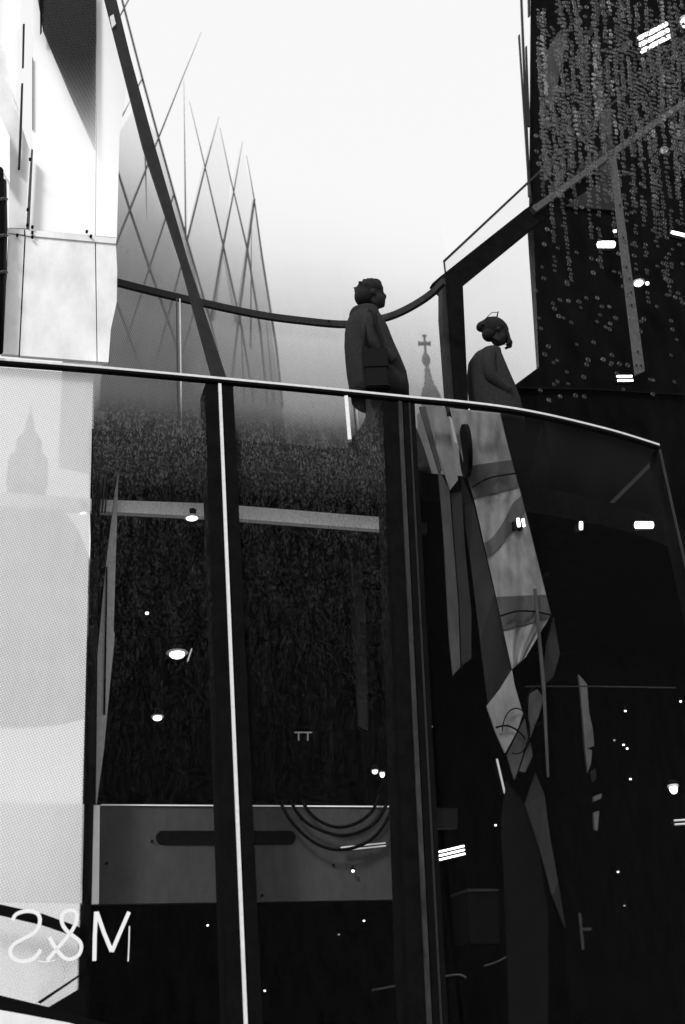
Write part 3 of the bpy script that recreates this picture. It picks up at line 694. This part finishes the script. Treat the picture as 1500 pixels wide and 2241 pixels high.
for sy in (1, -1):
    bm = bmesh.new()
    tube_bm(bm, smooth_pts([Vector((-.02, sy * .14, 1.25)), Vector((-.05, sy * .195, 1.12)), Vector((-.05, sy * .205, 1.0)), Vector((.01, sy * .185, .92)), Vector((.08, sy * .165, .87))], 5), .06, 12, [.056 - .0006 * i for i in range(21)])
    give(from_bm('sleeve', bm, M['coat'], smooth=True), p2)
    bm = bmesh.new(); a_, b_ = (Vector((.09, .10, .06)), Vector((.28, .11, .04))) if sy > 0 else (Vector((-.14, -.10, .08)), Vector((.03, -.11, .04)))
    tube_bm(bm, [a_ - (b_ - a_) * .1, a_, a_.lerp(b_, .5), b_, b_ + (b_ - a_) * .12], .045, 10, [.03, .046, .046, .038, .016])
    give(from_bm('shoe', bm, M['bag'], smooth=True), p2)
bm = bmesh.new()
ellipsoid(bm, Vector((.075, 0, 1.565)), .110, .092, .092, 22, 14, Matrix.Rotation(R(18), 4, 'Y')); ellipsoid(bm, Vector((-.02, 0, 1.585)), .05, .05, .04, rot=Matrix.Rotation(R(-30), 4, 'Y')); ellipsoid(bm, Vector((.035, 0, 1.505)), .065, .066, .06)
tufts(bm, Vector((.06, 0, 1.565)), .104, .088, .088, 40, 8, .018)
rnd = random.Random(3)
for k in range(9):
    y = rnd.uniform(-.07, .07); x0 = .165 + rnd.uniform(-.01, .01)
    tube_bm(bm, smooth_pts([Vector((x0 - .03, y, 1.60)), Vector((x0 + .005, y * 1.05, 1.53)), Vector((x0 + rnd.uniform(0, .02), y * 1.1, 1.46)), Vector((x0 + rnd.uniform(.0, .03), y, 1.40)), Vector((x0 - .02, y * .9, 1.38))], 4), .008, 6, [.012] * 12 + [.010, .009, .008, .006, .004])
give(fuse('hair', bm, M['hair'], 0.007, 6), p2)
bm = bmesh.new()
for sy in (-1, 1):
    c = Vector((.115, sy * .032, 1.672)); pts = [c + Vector((.018 * math.sin(a) * .5, .026 * math.cos(a), .020 * math.sin(a))) for a in [2 * math.pi * i / 14 for i in range(15)]]
    tube_bm(bm, pts, .0035, 5)
    tube_bm(bm, [Vector((.115, sy * .058, 1.675)), Vector((.06, sy * .078, 1.66)), Vector((.0, sy * .082, 1.60))], .003, 5)
tube_bm(bm, [Vector((.12, -.008, 1.676)), Vector((.123, 0, 1.68)), Vector((.12, .008, 1.676))], .003, 5)
give(from_bm('spectacles', bm, M['bag'], smooth=True), p2)

# ------------------------------------------------------------------ interior pieces seen through the lower glass
fb_ = thing('ceiling_fascia', 'long pale horizontal fascia strip behind the dirty glass', 'fascia', on(430, 1130, 0.42))
slab('fascia_board', [(-40, 1073), (0, 1077), (240, 1094), (470, 1102), (850, 1133), (850, 1160), (470, 1131), (240, 1120), (0, 1107), (-40, 1104)], 0.42, 0.05, M['fascia'], fb_)
slab('fascia_end', [(852, 1135), (935, 1143), (935, 1168), (852, 1162)], 0.44, 0.05, M['cloth_dark'], fb_)
sp_ = thing('spandrel_panel', 'wide grey panel with a dark rounded slot behind lower glass', 'panel', on(540, 1975, 0.40))
slab('panel', [(221, 1763), (892, 1767), (892, 1968), (219, 1979)], 0.40, 0.04, M['spandrel'], sp_)
slab('panel', [(896, 1767), (1002, 1769), (1002, 1812), (896, 1815)], 0.42, 0.04, M['cloth_dark'], sp_)
slab('top_trim', [(221, 1760), (892, 1764), (892, 1766.5), (221, 1762.5)], 0.39, 0.05, M['fascia'], sp_)
slot = [(342 + 14 - 14 * math.sin(math.pi * i / 8), 1833 - 15 * math.cos(math.pi * i / 8)) for i in range(9)] + [(634 + 14 * math.sin(math.pi * i / 8), 1833 + 15 * math.cos(math.pi * i / 8)) for i in range(9)]
slab('slot', slot, 0.392, 0.012, M['cable'], sp_)
for x, y in ((333, 1841), (234, 1889), (206, 1889), (730, 1894), (574, 1960)): disc('screw', on(x, y, 0.398), NOUT, 0.008, 0.01, M['cable'], sp_, 8)
slab('end_plate', [(188, 1760), (219, 1762), (217, 1978), (180, 1979)], 0.385, 0.03, M['fascia'], sp_)
slab('white_board', [(-60, 1756), (188, 1760), (181, 1976), (-60, 1972)], 0.41, 0.03, M['white'], sp_)
for k, pts in enumerate(([(612, 1752), (640, 1800), (690, 1845), (745, 1860), (800, 1845), (838, 1810), (866, 1752)], [(635, 1752), (665, 1795), (710, 1820), (755, 1828), (800, 1815), (830, 1790), (850, 1752)], [(660, 1752), (690, 1790), (735, 1810), (780, 1802), (815, 1775), (830, 1740)])):
    tag(tube('hanging_cable', smooth_pts([on(x, y, 0.33 + 0.015 * k) for x, y in pts], 5), 0.010, M['cable']), ['lowest black cable looping in front of the grey panel', 'middle black cable looping in front of the grey panel', 'uppermost black cable looping in front of the grey panel'][k], 'cable', 'cables looping over the panel')
cu = thing('draped_curtain', 'dim grey strips of curtain hanging beside the second mullion', 'curtain', on(790, 1600, 1.0))  # faint upright reflections imitated by dim grey strips
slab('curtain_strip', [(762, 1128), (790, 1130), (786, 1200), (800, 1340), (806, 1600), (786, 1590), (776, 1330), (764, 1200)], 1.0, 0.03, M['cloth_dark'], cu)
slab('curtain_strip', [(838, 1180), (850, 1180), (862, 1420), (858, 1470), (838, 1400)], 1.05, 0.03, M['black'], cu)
# narrow pale fins beside the white pane
fn = thing('folded_fins', 'narrow pale tapering fins upright beside the white pane', 'fins', on(230, 1760, 0.3))
slab('fin', [(207, 901), (230, 901), (225, 975), (217, 1100), (206, 1240), (198, 1225), (203, 1100)], 0.30, 0.03, M['fin'], fn)
slab('fin', [(262, 1020), (259, 1060), (253, 1250), (249, 1384), (251, 1384), (251, 1400), (243, 1480), (228, 1640), (212, 1760), (189, 1760), (200, 1600), (215, 1420), (232, 1240), (253, 1070)], 0.30, 0.03, M['fin'], fn)
slab('fin_joint', [(233, 1240), (236, 1240), (231, 1563), (227, 1563)], 0.288, 0.01, M['cable'], fn)
slab('fin_joint', [(210.5, 1440), (214, 1440), (210, 1760), (205.5, 1760)], 0.288, 0.01, M['cable'], fn)
slab('fin_joint', [(193, 1620), (197, 1620), (194, 1760), (190.5, 1760)], 0.288, 0.01, M['cable'], fn)
for x0, x1 in ((234, 239), (242, 246), (249, 252)): slab('thin_fin', [(x0, 905), (x1, 905), (x1 - 20, 1120), (x0 - 20, 1120)], 0.34, 0.02, M['spandrel'], fn)
# dark rails crossing behind the white pane at its foot
cr_ = thing('crossing_rail', 'broad black rail slanting behind the white pane and lettering', 'rail', on(90, 2000, 0.02))
slab('rail', [(-50, 1968), (10, 1981), (95, 2000), (178, 2030), (176, 2052), (95, 2024), (-50, 1990)], -0.035, 0.03, M['cable'], cr_)
slab('stay', [(82, 2193), (175, 2132), (174, 2138), (90, 2196)], -0.035, 0.02, M['cable'], cr_)
lw = thing('low_dark_wall', 'black slanting wall edge under the lettering at the glass foot', 'wall', on(400, 2200, 0.0))
slab('wall_face', [(175, 2040), (184, 1980), (198, 1980), (186, 2158), (175, 2162)], -0.02, 0.02, M['cable'], lw)
slab('wall_face', [(100, 2208), (175, 2163), (188, 2160), (188, 2265), (130, 2240)], -0.045, 0.02, M['cable'], lw)

# twisted pale building reflection in curved glass, imitated by solid strips
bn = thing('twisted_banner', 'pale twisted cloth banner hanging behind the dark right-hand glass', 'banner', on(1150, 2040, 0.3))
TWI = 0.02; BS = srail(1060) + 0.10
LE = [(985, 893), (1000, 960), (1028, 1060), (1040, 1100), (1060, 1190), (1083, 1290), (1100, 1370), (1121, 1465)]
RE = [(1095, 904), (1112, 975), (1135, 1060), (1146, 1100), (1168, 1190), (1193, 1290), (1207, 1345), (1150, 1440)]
def reflection_at(v, t, lift=0.0):
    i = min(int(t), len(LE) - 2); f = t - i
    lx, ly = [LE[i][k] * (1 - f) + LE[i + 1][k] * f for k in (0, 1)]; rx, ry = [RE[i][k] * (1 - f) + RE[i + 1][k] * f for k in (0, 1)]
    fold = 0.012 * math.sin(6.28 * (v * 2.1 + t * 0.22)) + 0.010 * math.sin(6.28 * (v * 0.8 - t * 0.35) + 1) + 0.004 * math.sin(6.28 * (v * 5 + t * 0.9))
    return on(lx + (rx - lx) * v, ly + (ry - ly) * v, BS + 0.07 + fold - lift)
def reflection_piece(name, f0, f1, material, lift, nv=26, ntt=40):
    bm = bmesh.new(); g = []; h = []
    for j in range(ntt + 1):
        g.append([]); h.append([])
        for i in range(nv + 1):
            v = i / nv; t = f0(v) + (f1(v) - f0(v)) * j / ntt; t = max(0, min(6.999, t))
            p = reflection_at(v, t, lift); g[-1].append(bm.verts.new(p)); h[-1].append(bm.verts.new(p - NOUT * 0.003))
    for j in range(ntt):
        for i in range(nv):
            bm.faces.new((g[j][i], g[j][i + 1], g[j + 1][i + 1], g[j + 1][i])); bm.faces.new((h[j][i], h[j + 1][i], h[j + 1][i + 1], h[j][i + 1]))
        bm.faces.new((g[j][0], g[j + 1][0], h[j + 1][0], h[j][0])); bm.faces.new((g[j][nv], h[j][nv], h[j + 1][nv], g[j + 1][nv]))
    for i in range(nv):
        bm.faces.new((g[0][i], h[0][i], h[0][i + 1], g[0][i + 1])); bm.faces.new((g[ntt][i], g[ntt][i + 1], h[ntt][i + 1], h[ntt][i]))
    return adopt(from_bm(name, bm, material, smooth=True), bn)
reflection_piece('cloth_panel', lambda v: 0, lambda v: 6.999, M['cloth'], 0.0, 30, 110)
reflection_piece('grey_band', lambda v: 1.62 - .25 * v, lambda v: 2.8 - .65 * v, M['cloth_mid'], 0.008)
reflection_piece('dark_band', lambda v: 3.98 - 1.38 * v ** 1.4, lambda v: 4.3 - 1.1 * v ** 1.3, M['cloth_mid'], 0.008)
reflection_piece('grey_band', lambda v: 5.2, lambda v: 6.1, M['cloth_mid'], 0.008)
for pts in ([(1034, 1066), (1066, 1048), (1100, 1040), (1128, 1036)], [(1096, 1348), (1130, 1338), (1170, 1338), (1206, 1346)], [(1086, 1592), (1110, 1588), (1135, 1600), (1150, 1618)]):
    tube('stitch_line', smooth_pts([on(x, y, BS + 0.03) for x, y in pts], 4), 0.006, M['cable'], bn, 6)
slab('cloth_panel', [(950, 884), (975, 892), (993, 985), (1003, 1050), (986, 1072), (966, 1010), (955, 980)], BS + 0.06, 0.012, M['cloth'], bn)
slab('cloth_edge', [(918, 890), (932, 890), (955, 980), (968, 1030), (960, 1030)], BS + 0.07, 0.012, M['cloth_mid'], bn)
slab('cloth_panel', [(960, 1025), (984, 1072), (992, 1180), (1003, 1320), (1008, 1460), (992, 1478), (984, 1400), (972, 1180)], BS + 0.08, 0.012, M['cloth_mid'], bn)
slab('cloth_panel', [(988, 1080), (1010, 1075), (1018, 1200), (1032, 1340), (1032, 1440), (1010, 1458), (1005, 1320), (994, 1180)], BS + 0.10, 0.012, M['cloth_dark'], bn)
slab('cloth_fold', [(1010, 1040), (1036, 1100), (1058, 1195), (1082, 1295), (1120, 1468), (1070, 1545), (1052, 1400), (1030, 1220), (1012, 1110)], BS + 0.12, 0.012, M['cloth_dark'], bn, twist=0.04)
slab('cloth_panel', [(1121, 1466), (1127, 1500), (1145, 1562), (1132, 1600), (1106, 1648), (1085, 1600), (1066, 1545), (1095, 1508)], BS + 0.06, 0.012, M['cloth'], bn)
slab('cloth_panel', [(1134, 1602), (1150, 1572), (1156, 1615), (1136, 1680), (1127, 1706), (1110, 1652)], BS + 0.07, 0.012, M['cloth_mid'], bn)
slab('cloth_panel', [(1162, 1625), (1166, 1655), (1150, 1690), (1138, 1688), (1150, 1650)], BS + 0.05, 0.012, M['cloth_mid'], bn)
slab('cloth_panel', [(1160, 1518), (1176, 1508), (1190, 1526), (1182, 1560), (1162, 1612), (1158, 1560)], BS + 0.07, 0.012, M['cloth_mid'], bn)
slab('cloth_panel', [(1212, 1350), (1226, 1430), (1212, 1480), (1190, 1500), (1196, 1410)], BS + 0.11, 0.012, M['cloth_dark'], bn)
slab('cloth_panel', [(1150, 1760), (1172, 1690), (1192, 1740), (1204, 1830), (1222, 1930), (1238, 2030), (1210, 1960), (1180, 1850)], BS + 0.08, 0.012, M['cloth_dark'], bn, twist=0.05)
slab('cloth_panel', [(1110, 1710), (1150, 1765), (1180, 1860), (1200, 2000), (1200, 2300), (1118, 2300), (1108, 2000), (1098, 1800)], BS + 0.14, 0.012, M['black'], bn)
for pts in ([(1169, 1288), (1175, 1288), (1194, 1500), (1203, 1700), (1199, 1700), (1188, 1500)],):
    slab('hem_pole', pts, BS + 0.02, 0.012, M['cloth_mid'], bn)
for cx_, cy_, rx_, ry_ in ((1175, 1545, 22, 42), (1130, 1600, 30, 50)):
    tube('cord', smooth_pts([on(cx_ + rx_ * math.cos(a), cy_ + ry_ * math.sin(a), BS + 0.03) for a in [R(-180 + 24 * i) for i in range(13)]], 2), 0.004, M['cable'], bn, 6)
b3 = thing('side_banner', 'thin torn pale strip hanging alone in the black right side', 'banner', on(1300, 1830, 1.2))  # separate sliver of the reflection, imitated by thin slabs
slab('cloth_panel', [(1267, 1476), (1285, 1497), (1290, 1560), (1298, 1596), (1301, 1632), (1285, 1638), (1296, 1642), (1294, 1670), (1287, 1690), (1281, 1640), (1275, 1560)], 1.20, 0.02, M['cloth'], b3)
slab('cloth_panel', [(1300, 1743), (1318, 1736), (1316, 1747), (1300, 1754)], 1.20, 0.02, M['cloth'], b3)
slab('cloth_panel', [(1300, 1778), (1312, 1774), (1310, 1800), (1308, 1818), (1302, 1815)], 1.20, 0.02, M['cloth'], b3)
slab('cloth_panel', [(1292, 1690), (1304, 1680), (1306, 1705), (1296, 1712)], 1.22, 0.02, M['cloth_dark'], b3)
# faint right-hand facets
ff = thing('leaning_panel', 'faint dark grey tapered panels leaning behind the right-hand glass', 'panel', on(1200, 1400, 1.6))
slab('panel', [(1188, 930), (1214, 950), (1195, 1060), (1176, 1135), (1152, 1110), (1165, 1030)], 1.6, 0.03, M['black'], ff)
slab('panel', [(1192, 895), (1216, 905), (1214, 985), (1206, 1000), (1198, 960)], 1.55, 0.03, M['black'], ff)
bar('strut', [on(1195, 1260, 1.5), on(1300, 1140, 1.5), on(1440, 1000, 1.5)], 0.03, 0.03, M['dark'], ff)
bar('cross_strut', [on(1150, 1502, 1.0), on(1300, 1502, 1.0), on(1480, 1505, 1.0)], 0.008, 0.008, M['bead_dark'], ff)

# round projecting sign with a pale letter
cS = on(1015, 987, BS + 0.02); ang = YAW + R(74)
ns = Vector((math.sin(ang), -math.cos(ang), 0))
rs = thing('round_sign', 'dark round projecting sign with a pale curved letter, seen edge-on', 'sign', cS - Vector((0, 0, 0.19)))
disc('sign_disc', cS, ns, 0.185, 0.03, M['black'], rs, 32)
bm = bmesh.new(); a_ = Vector((math.cos(ang), math.sin(ang), 0))
tube_bm(bm, [cS + ns * 0.036 + a_ * (0.075 * math.cos(t)) + Vector((0, 0, 0.085 * math.sin(t))) for t in [R(50 + 260 * i / 20) for i in range(21)]], 0.013, 6)
tube_bm(bm, [cS + ns * 0.036 + a_ * 0.05 + Vector((0, 0, -.065)), cS + ns * 0.036 + a_ * 0.05 + Vector((0, 0, -.01)), cS + ns * 0.036 + a_ * 0.015 + Vector((0, 0, -.01))], 0.012, 6)
adopt(from_bm('letter', bm, M['fascia'], smooth=True), rs)

# ------------------------------------------------------------------ lettering
def zpx(pts): return [(x / 4.1667, 1900 + y / 4.1667) for x, y in pts]
lt = thing('mirrored_lettering', 'white lit shop letters reading backwards across the white pane foot', 'lettering', on(150, 2110, -0.08))
def stroke(name, pts, wpx, material, sm=True, s=-0.075):
    P = [on(x, y, s) for x, y in zpx(pts)]
    if sm: P = smooth_pts(P, 6)
    return bar(name, P, wpx * 5.4 / F, 0.012, material, lt, upv=NOUT)
stroke('letter_stroke', [(862, 845), (866, 620), (878, 398)], 8.5, M['neon'], False)
stroke('letter_stroke', [(884, 400), (950, 590), (1020, 760)], 8.5, M['neon'], False, -0.079)
stroke('letter_stroke', [(1022, 762), (1095, 590), (1178, 400)], 8.5, M['neon'], False, -0.083)
stroke('letter_stroke', [(1182, 530), (1178, 680), (1170, 850)], 2.2, M['neon'], False)
stroke('letter_stroke', [(452, 630), (490, 700), (535, 765), (590, 820), (650, 830), (715, 795), (742, 730), (730, 672), (680, 628), (620, 580), (575, 520), (562, 450), (590, 402), (650, 385), (695, 410), (700, 470), (672, 545), (620, 620), (540, 715), (480, 785), (432, 842)], 8, M['neon'])
stroke('letter_stroke', [(118, 478), (135, 435), (175, 408), (240, 392), (310, 398), (352, 425), (366, 475), (350, 540), (300, 598), (220, 640), (140, 685), (98, 740), (105, 800), (155, 842), (220, 850), (290, 832), (340, 792), (372, 742)], 8, M['neon'])
stroke('letter_stroke', [(345, 848), (420, 855), (505, 840)], 2, M['neon'])
tt = thing('faint_lettering', 'tiny faint grey capital letters deep behind the dirty glass', 'lettering', on(665, 1622, 0.6))
for x in (654, 674):
    bar('letter_stroke', [on(x - 9, 1603, 0.6), on(x + 9, 1603, 0.6)], 0.007, 0.01, M['neon_dim'], tt, upv=NOUT)
    bar('letter_stroke', [on(x, 1605, 0.596), on(x, 1621, 0.596)], 0.007, 0.01, M['neon_dim'], tt, upv=NOUT)
sg = thing('letter_fragment', 'dim grey strokes of a sign letter low at the right', 'lettering', on(1280, 2080, 1.0))
slab('letter_stroke', [(1267, 1998), (1272, 1998), (1280, 2078), (1275, 2078)], 1.0, 0.01, M['cloth_mid'], sg)
slab('letter_stroke', [(1274, 2030), (1295, 2030), (1295, 2036), (1275, 2036)], 1.0, 0.01, M['cloth_mid'], sg)

# ------------------------------------------------------------------ lamps
LG = 'lamps glowing behind the glass'
def strip_lamp(label, px, s, bright=True, tubes=1):
    """px: two end pixels and a thickness: a housing carrying tubes"""
    (x0, y0), (x1, y1), th = px
    a, b = on(x0, y0, s), on(x1, y1, s)
    o = thing('strip_lamp', label, 'lamp', (a + b) / 2, LG)
    D = (a - EYE).dot(FW) / F
    for k in range(tubes):
        dz = Vector((0, 0, (k - (tubes - 1) / 2) * th * 2.1 * D))
        bm = bmesh.new(); r = th * D / 2; e = (b - a) * 0.02
        tube_bm(bm, [a + dz - e, a + dz, b + dz, b + dz + e], r, 10, [r * .6, r, r, r * .6])
        adopt(from_bm('lamp_tube', bm, M['lamp'] if bright else M['lamp_soft'], smooth=True), o)
    bar('housing', [a - NOUT * 0.06, b - NOUT * 0.06], 0.03, th * D * tubes * 1.2, M['black'], o)
def spot_lamp(label, x, y, r, s, flat=0.6, bright=True):
    c = on(x, y, s); D = (c - EYE).dot(FW) / F
    o = thing('spot_lamp', label, 'lamp', c, LG)
    bm = bmesh.new(); ellipsoid(bm, c, r * D, r * D, r * D * flat, 12, 8)
    adopt(from_bm('bulb', bm, M['lamp'] if bright else M['lamp_soft'], smooth=True), o)
    if r >= 5: lathe('reflector', [(r * D * 1.45, r * D * flat * .15 + .004), (r * D * 1.3, r * D * flat * .35 + .006), (r * D * 1.05, r * D * flat * .55 + .008)], c, M['lamp_faint'], o, 14)  # glowing ring added to imitate a halo round the bulb
    lathe('housing', [(r * D * 1.2, r * D * flat * .6), (r * D * 1.25, r * D * .9 + .01), (r * D * .8, r * D * 1.3 + .02)], c, M['black'], o, 12)
strip_lamp('large three-tube strip lamp high on the dark tower', ((1402, 98), (1462, 66), 9), 1.7, True, 3)
spot_lamp('white lamp cut by the frame edge at the tower top', 1500, 48, 10, 1.7, 1.6)
strip_lamp('short bright strip lamp left of the hanger bar', ((1311, 535), (1343, 535), 15), 1.7)
spot_lamp('oval lamp beside the right edge of the hanger bar', 1398, 620, 10, 1.7, 0.6)
spot_lamp('tiny round lamp close to the oval lamp by the hanger bar', 1417, 620, 4, 1.7, 1)
spot_lamp('tiny lamp touching the left edge of the hanger bar', 1346, 506, 4, 1.7, 1)
strip_lamp('thin slanting strip lamp cut by the frame edge', ((1470, 508), (1520, 520), 7), 1.7)
strip_lamp('twin-line strip lamp just under the hanger bar foot', ((1352, 828), (1384, 828), 5), 1.6, True, 2)
spot_lamp('blurred dim round lamp among the rain beads', 1454, 330, 7, 1.7, 1, False)
strip_lamp('wide bright strip lamp right of the twisted banner', ((1393, 1149), (1427, 1149), 16), 0.42)
strip_lamp('small upright lamp between banner and wide strip lamp', ((1272, 1143), (1272, 1158), 8), 0.30)
strip_lamp('twin upright lamp shining on the edge of the banner', ((1134, 1135), (1136, 1152), 7), 0.09)
strip_lamp('twin upright lamp, second tube, on the banner edge', ((1145, 1136), (1147, 1152), 6), 0.09)
spot_lamp('largest oval downlight glowing behind the dirty glass', 388, 1432, 17, 0.9, 0.55)
strip_lamp('thin glint beside the largest oval downlight', ((411, 1447), (420, 1420), 3), 0.9, False)
spot_lamp('smaller oval lamp below the largest downlight', 345, 1571, 10, 0.9, 0.6)
spot_lamp('small dot lamp above the largest oval downlight', 322, 1342, 4, 0.9, 0.8)
spot_lamp('half-round lamp under the fascia near the mullion', 420, 1134, 13, 0.46, 0.3)
spot_lamp('half-round lamp under the fascia behind the white pane', 182, 1120, 13, 0.46, 0.3)
spot_lamp('left of a close pair of lamps above the cables', 821, 1689, 6, 1.0, 0.8)
spot_lamp('right of a close pair of lamps above the cables', 837, 1695, 5, 1.0, 1.3)
spot_lamp('small lamp beside the second mullion above the fascia end', 846, 1142, 6, 0.30, 1)
strip_lamp('three-tube strip lamp below the grey panel end', ((932, 1880), (1016, 1860), 4), 0.8, True, 3)
strip_lamp('dim two-tube strip lamp over the grey panel', ((748, 1858), (843, 1848), 3), 0.36, False, 2)
spot_lamp('dot lamp right above the three-tube strip lamp', 943, 1814, 4, 0.8, 1)
spot_lamp('dot lamp on the grey panel under the cables', 773, 1906, 3, 0.36, 1)
spot_lamp('upright egg-shaped lamp far right beyond the torn strip', 1474, 1725, 9, 1.5, 1.4)
strip_lamp('pair of thin dim strip lamps far right', ((1477, 1800), (1520, 1797), 4), 1.5, False, 2)
strip_lamp('beaded bright strip on the banner flank', ((1088, 1662), (1105, 1735), 5), 0.9, False)
for x, y, lb_ in ((1369, 1556, 'small lamp above right of the torn strip'), (1345, 1620, 'dim lamp between torn strip and small lamp'), (1365, 1630, 'glint below the small lamp near the torn strip'), (1373, 1638, 'lower glint beside the dim lamp near the torn strip'),
                  (1490, 1535, 'lamp pair dot above the egg-shaped lamp'), (1353, 1908, 'lone dot lamp below the egg-shaped lamp'), (1367, 1982, 'dim dot lamp under the lone dot lamp'), (797, 2015, 'twin dot lamps under the grey panel end'),
                  (742, 2045, 'dim dot lamp lower left of the twin dots'), (455, 2025, 'tiny dot lamp under the slot beside the mullion'), (580, 2168, 'tiny dot lamp beside the foot of the mullion'), (945, 1590, 'dim glint beside the second mullion'),
                  (1380, 1705, 'tiny dot beneath the lower glint'), (1085, 1806, 'short dash glint beside the banner foot')):
    spot_lamp(lb_, x, y, 2.4, 0.9, 0.8, lb_[:3] not in ('dim',))
kr = thing('floor_kerb', 'dim curved light line low behind the glass foot', 'light line', on(950, 2140, 1.2))
tube('light_line', smooth_pts([on(x, y, 1.2) for x, y in [(815, 2167), (880, 2155), (935, 2144), (1000, 2133), (1020, 2140)]], 4), 0.007, M['steel_dim'], kr, 6)
tube('light_line', smooth_pts([on(x, y, 1.2) for x, y in [(1060, 2114), (1085, 2106), (1110, 2094)]], 4), 0.006, M['steel_dim'], kr, 6)
bx_ = thing('stock_box', 'dim grey box edge standing low behind the clear glass', 'box', on(1060, 2060, 1.4))
slab('box_front', [(1024, 1952), (1090, 1952), (1094, 2065), (1030, 2065)], 1.4, 0.3, M['black'], bx_)
slab('box_lid', [(1024, 1945), (1091, 1945), (1091, 1951), (1024, 1951)], 1.39, 0.31, M['dark'], bx_)

# ------------------------------------------------------------------ rain-beaded glass near the viewer
RS = -2.6
rg = thing('rain_glass', 'upright glass screen covered in chains of rain beads', 'glass screen', Vector((on(1300, 900, RS).x, on(1300, 900, RS).y, 0)))
M['rain_pane'] = film('wet_glass', [(0, 0.004), (6, 0.006)], col=0.1, zmin=0, zmax=6, gloss=0.0)
slab('glass_pane', [(1168, -60), (1620, -60), (1620, 2300), (1260, 2300), (1178, 905)], RS, 0.010, M['rain_pane'], rg)
def ring_template(seg=10, tub=5):
    v = []; f = []
    for i in range(seg):
        for j in range(tub):
            a = 2 * math.pi * i / seg; b = 2 * math.pi * j / tub
            v.append(((1 + .30 * math.cos(b)) * math.cos(a), .35 * math.sin(b), (1 + .30 * math.cos(b)) * math.sin(a)))
            f.append((i * tub + j, ((i + 1) % seg) * tub + j, ((i + 1) % seg) * tub + (j + 1) % tub, i * tub + (j + 1) % tub))
    return v, f
tv, tf = ring_template()
rnd = random.Random(11)
V, Fc, mi = [], [], []
def bead(x, y, rpx, mk):
    c = on(x, y, RS - 0.004); k = rpx * (c - EYE).dot(FW) / F; b0 = len(V)
    for a, b, cc in tv: V.append(c + UDIR * (a * k) + NOUT * (b * k) + Vector((0, 0, cc * k)))
    for f in tf: Fc.append(tuple(b0 + i for i in f)); mi.append(mk)
for col_ in range(175):
    x = 1172 + 330 * rnd.random(); y = rnd.uniform(-40, 420) * (0.4 + 0.6 * rnd.random())
    n = int(rnd.choice([6, 10, 16, 24, 36, 50])); yend = rnd.uniform(240, 760); tone = rnd.choice([0, 0, 1, 2, 2, 2, 2]); dx = rnd.uniform(0.02, 0.10)
    for k in range(n):
        if x > 1500 or y > yend: break
        rr = rnd.uniform(2.3, 3.7)
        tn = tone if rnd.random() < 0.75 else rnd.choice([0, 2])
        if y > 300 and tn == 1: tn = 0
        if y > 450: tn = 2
        bead(max(1172, x + rnd.uniform(-2, 2)), y, rr, tn)
        y += rnd.uniform(6, 11) if rnd.random() < .9 else rnd.uniform(18, 50); x += dx * 10
for k in range(300):
    x, y = rnd.uniform(1172, 1500), 880 * rnd.random() ** 1.3
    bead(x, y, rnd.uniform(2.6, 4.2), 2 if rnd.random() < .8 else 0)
me = bpy.data.meshes.new('raindrops'); me.from_pydata(V, [], Fc)
for k in ('drop', 'drop_bright', 'drop_dim'): me.materials.append(M[k])
me.polygons.foreach_set('material_index', mi); me.polygons.foreach_set('use_smooth', [True] * len(mi))
o = link('raindrops', me); adopt(o, rg); o['kind'] = 'stuff'

# ------------------------------------------------------------------ pieces that belong to a part hang under that part
SUB = {'bolt': 'flat_bar', 'slot': 'panel', 'screw': 'panel', 'flap': 'pouch', 'fin_joint': 'fin', 'cross_arm': 'cross', 'cross_tip': 'cross', 'fixing': 'handrail',
       'stitch_line': 'cloth_panel', 'mullion_cap': 'mullion', 'glazing_bead': 'mullion', 'rivet': 'panel', 'reflector': 'housing', 'fixing_plate': 'beam', 'letter': 'sign_disc', 'rail_gasket': 'top_rail', 'pipe_clip': 'pipe'}
def plain(o): return o.name.split('.')[0]
for root in [o for o in COL.objects if o.parent is None and o.type == 'EMPTY']:
    kids = list(root.children)
    for ch in kids:
        want = SUB.get(plain(ch))
        cand = [k for k in kids if plain(k) == want] if want else []
        if cand:
            ctr = lambda q: sum((Vector(b) for b in q.bound_box), Vector()) / 8
            best = min(cand, key=lambda k: (ctr(k) - ctr(ch)).length)
            ch.parent = best; ch.matrix_parent_inverse = Matrix.Identity(4)
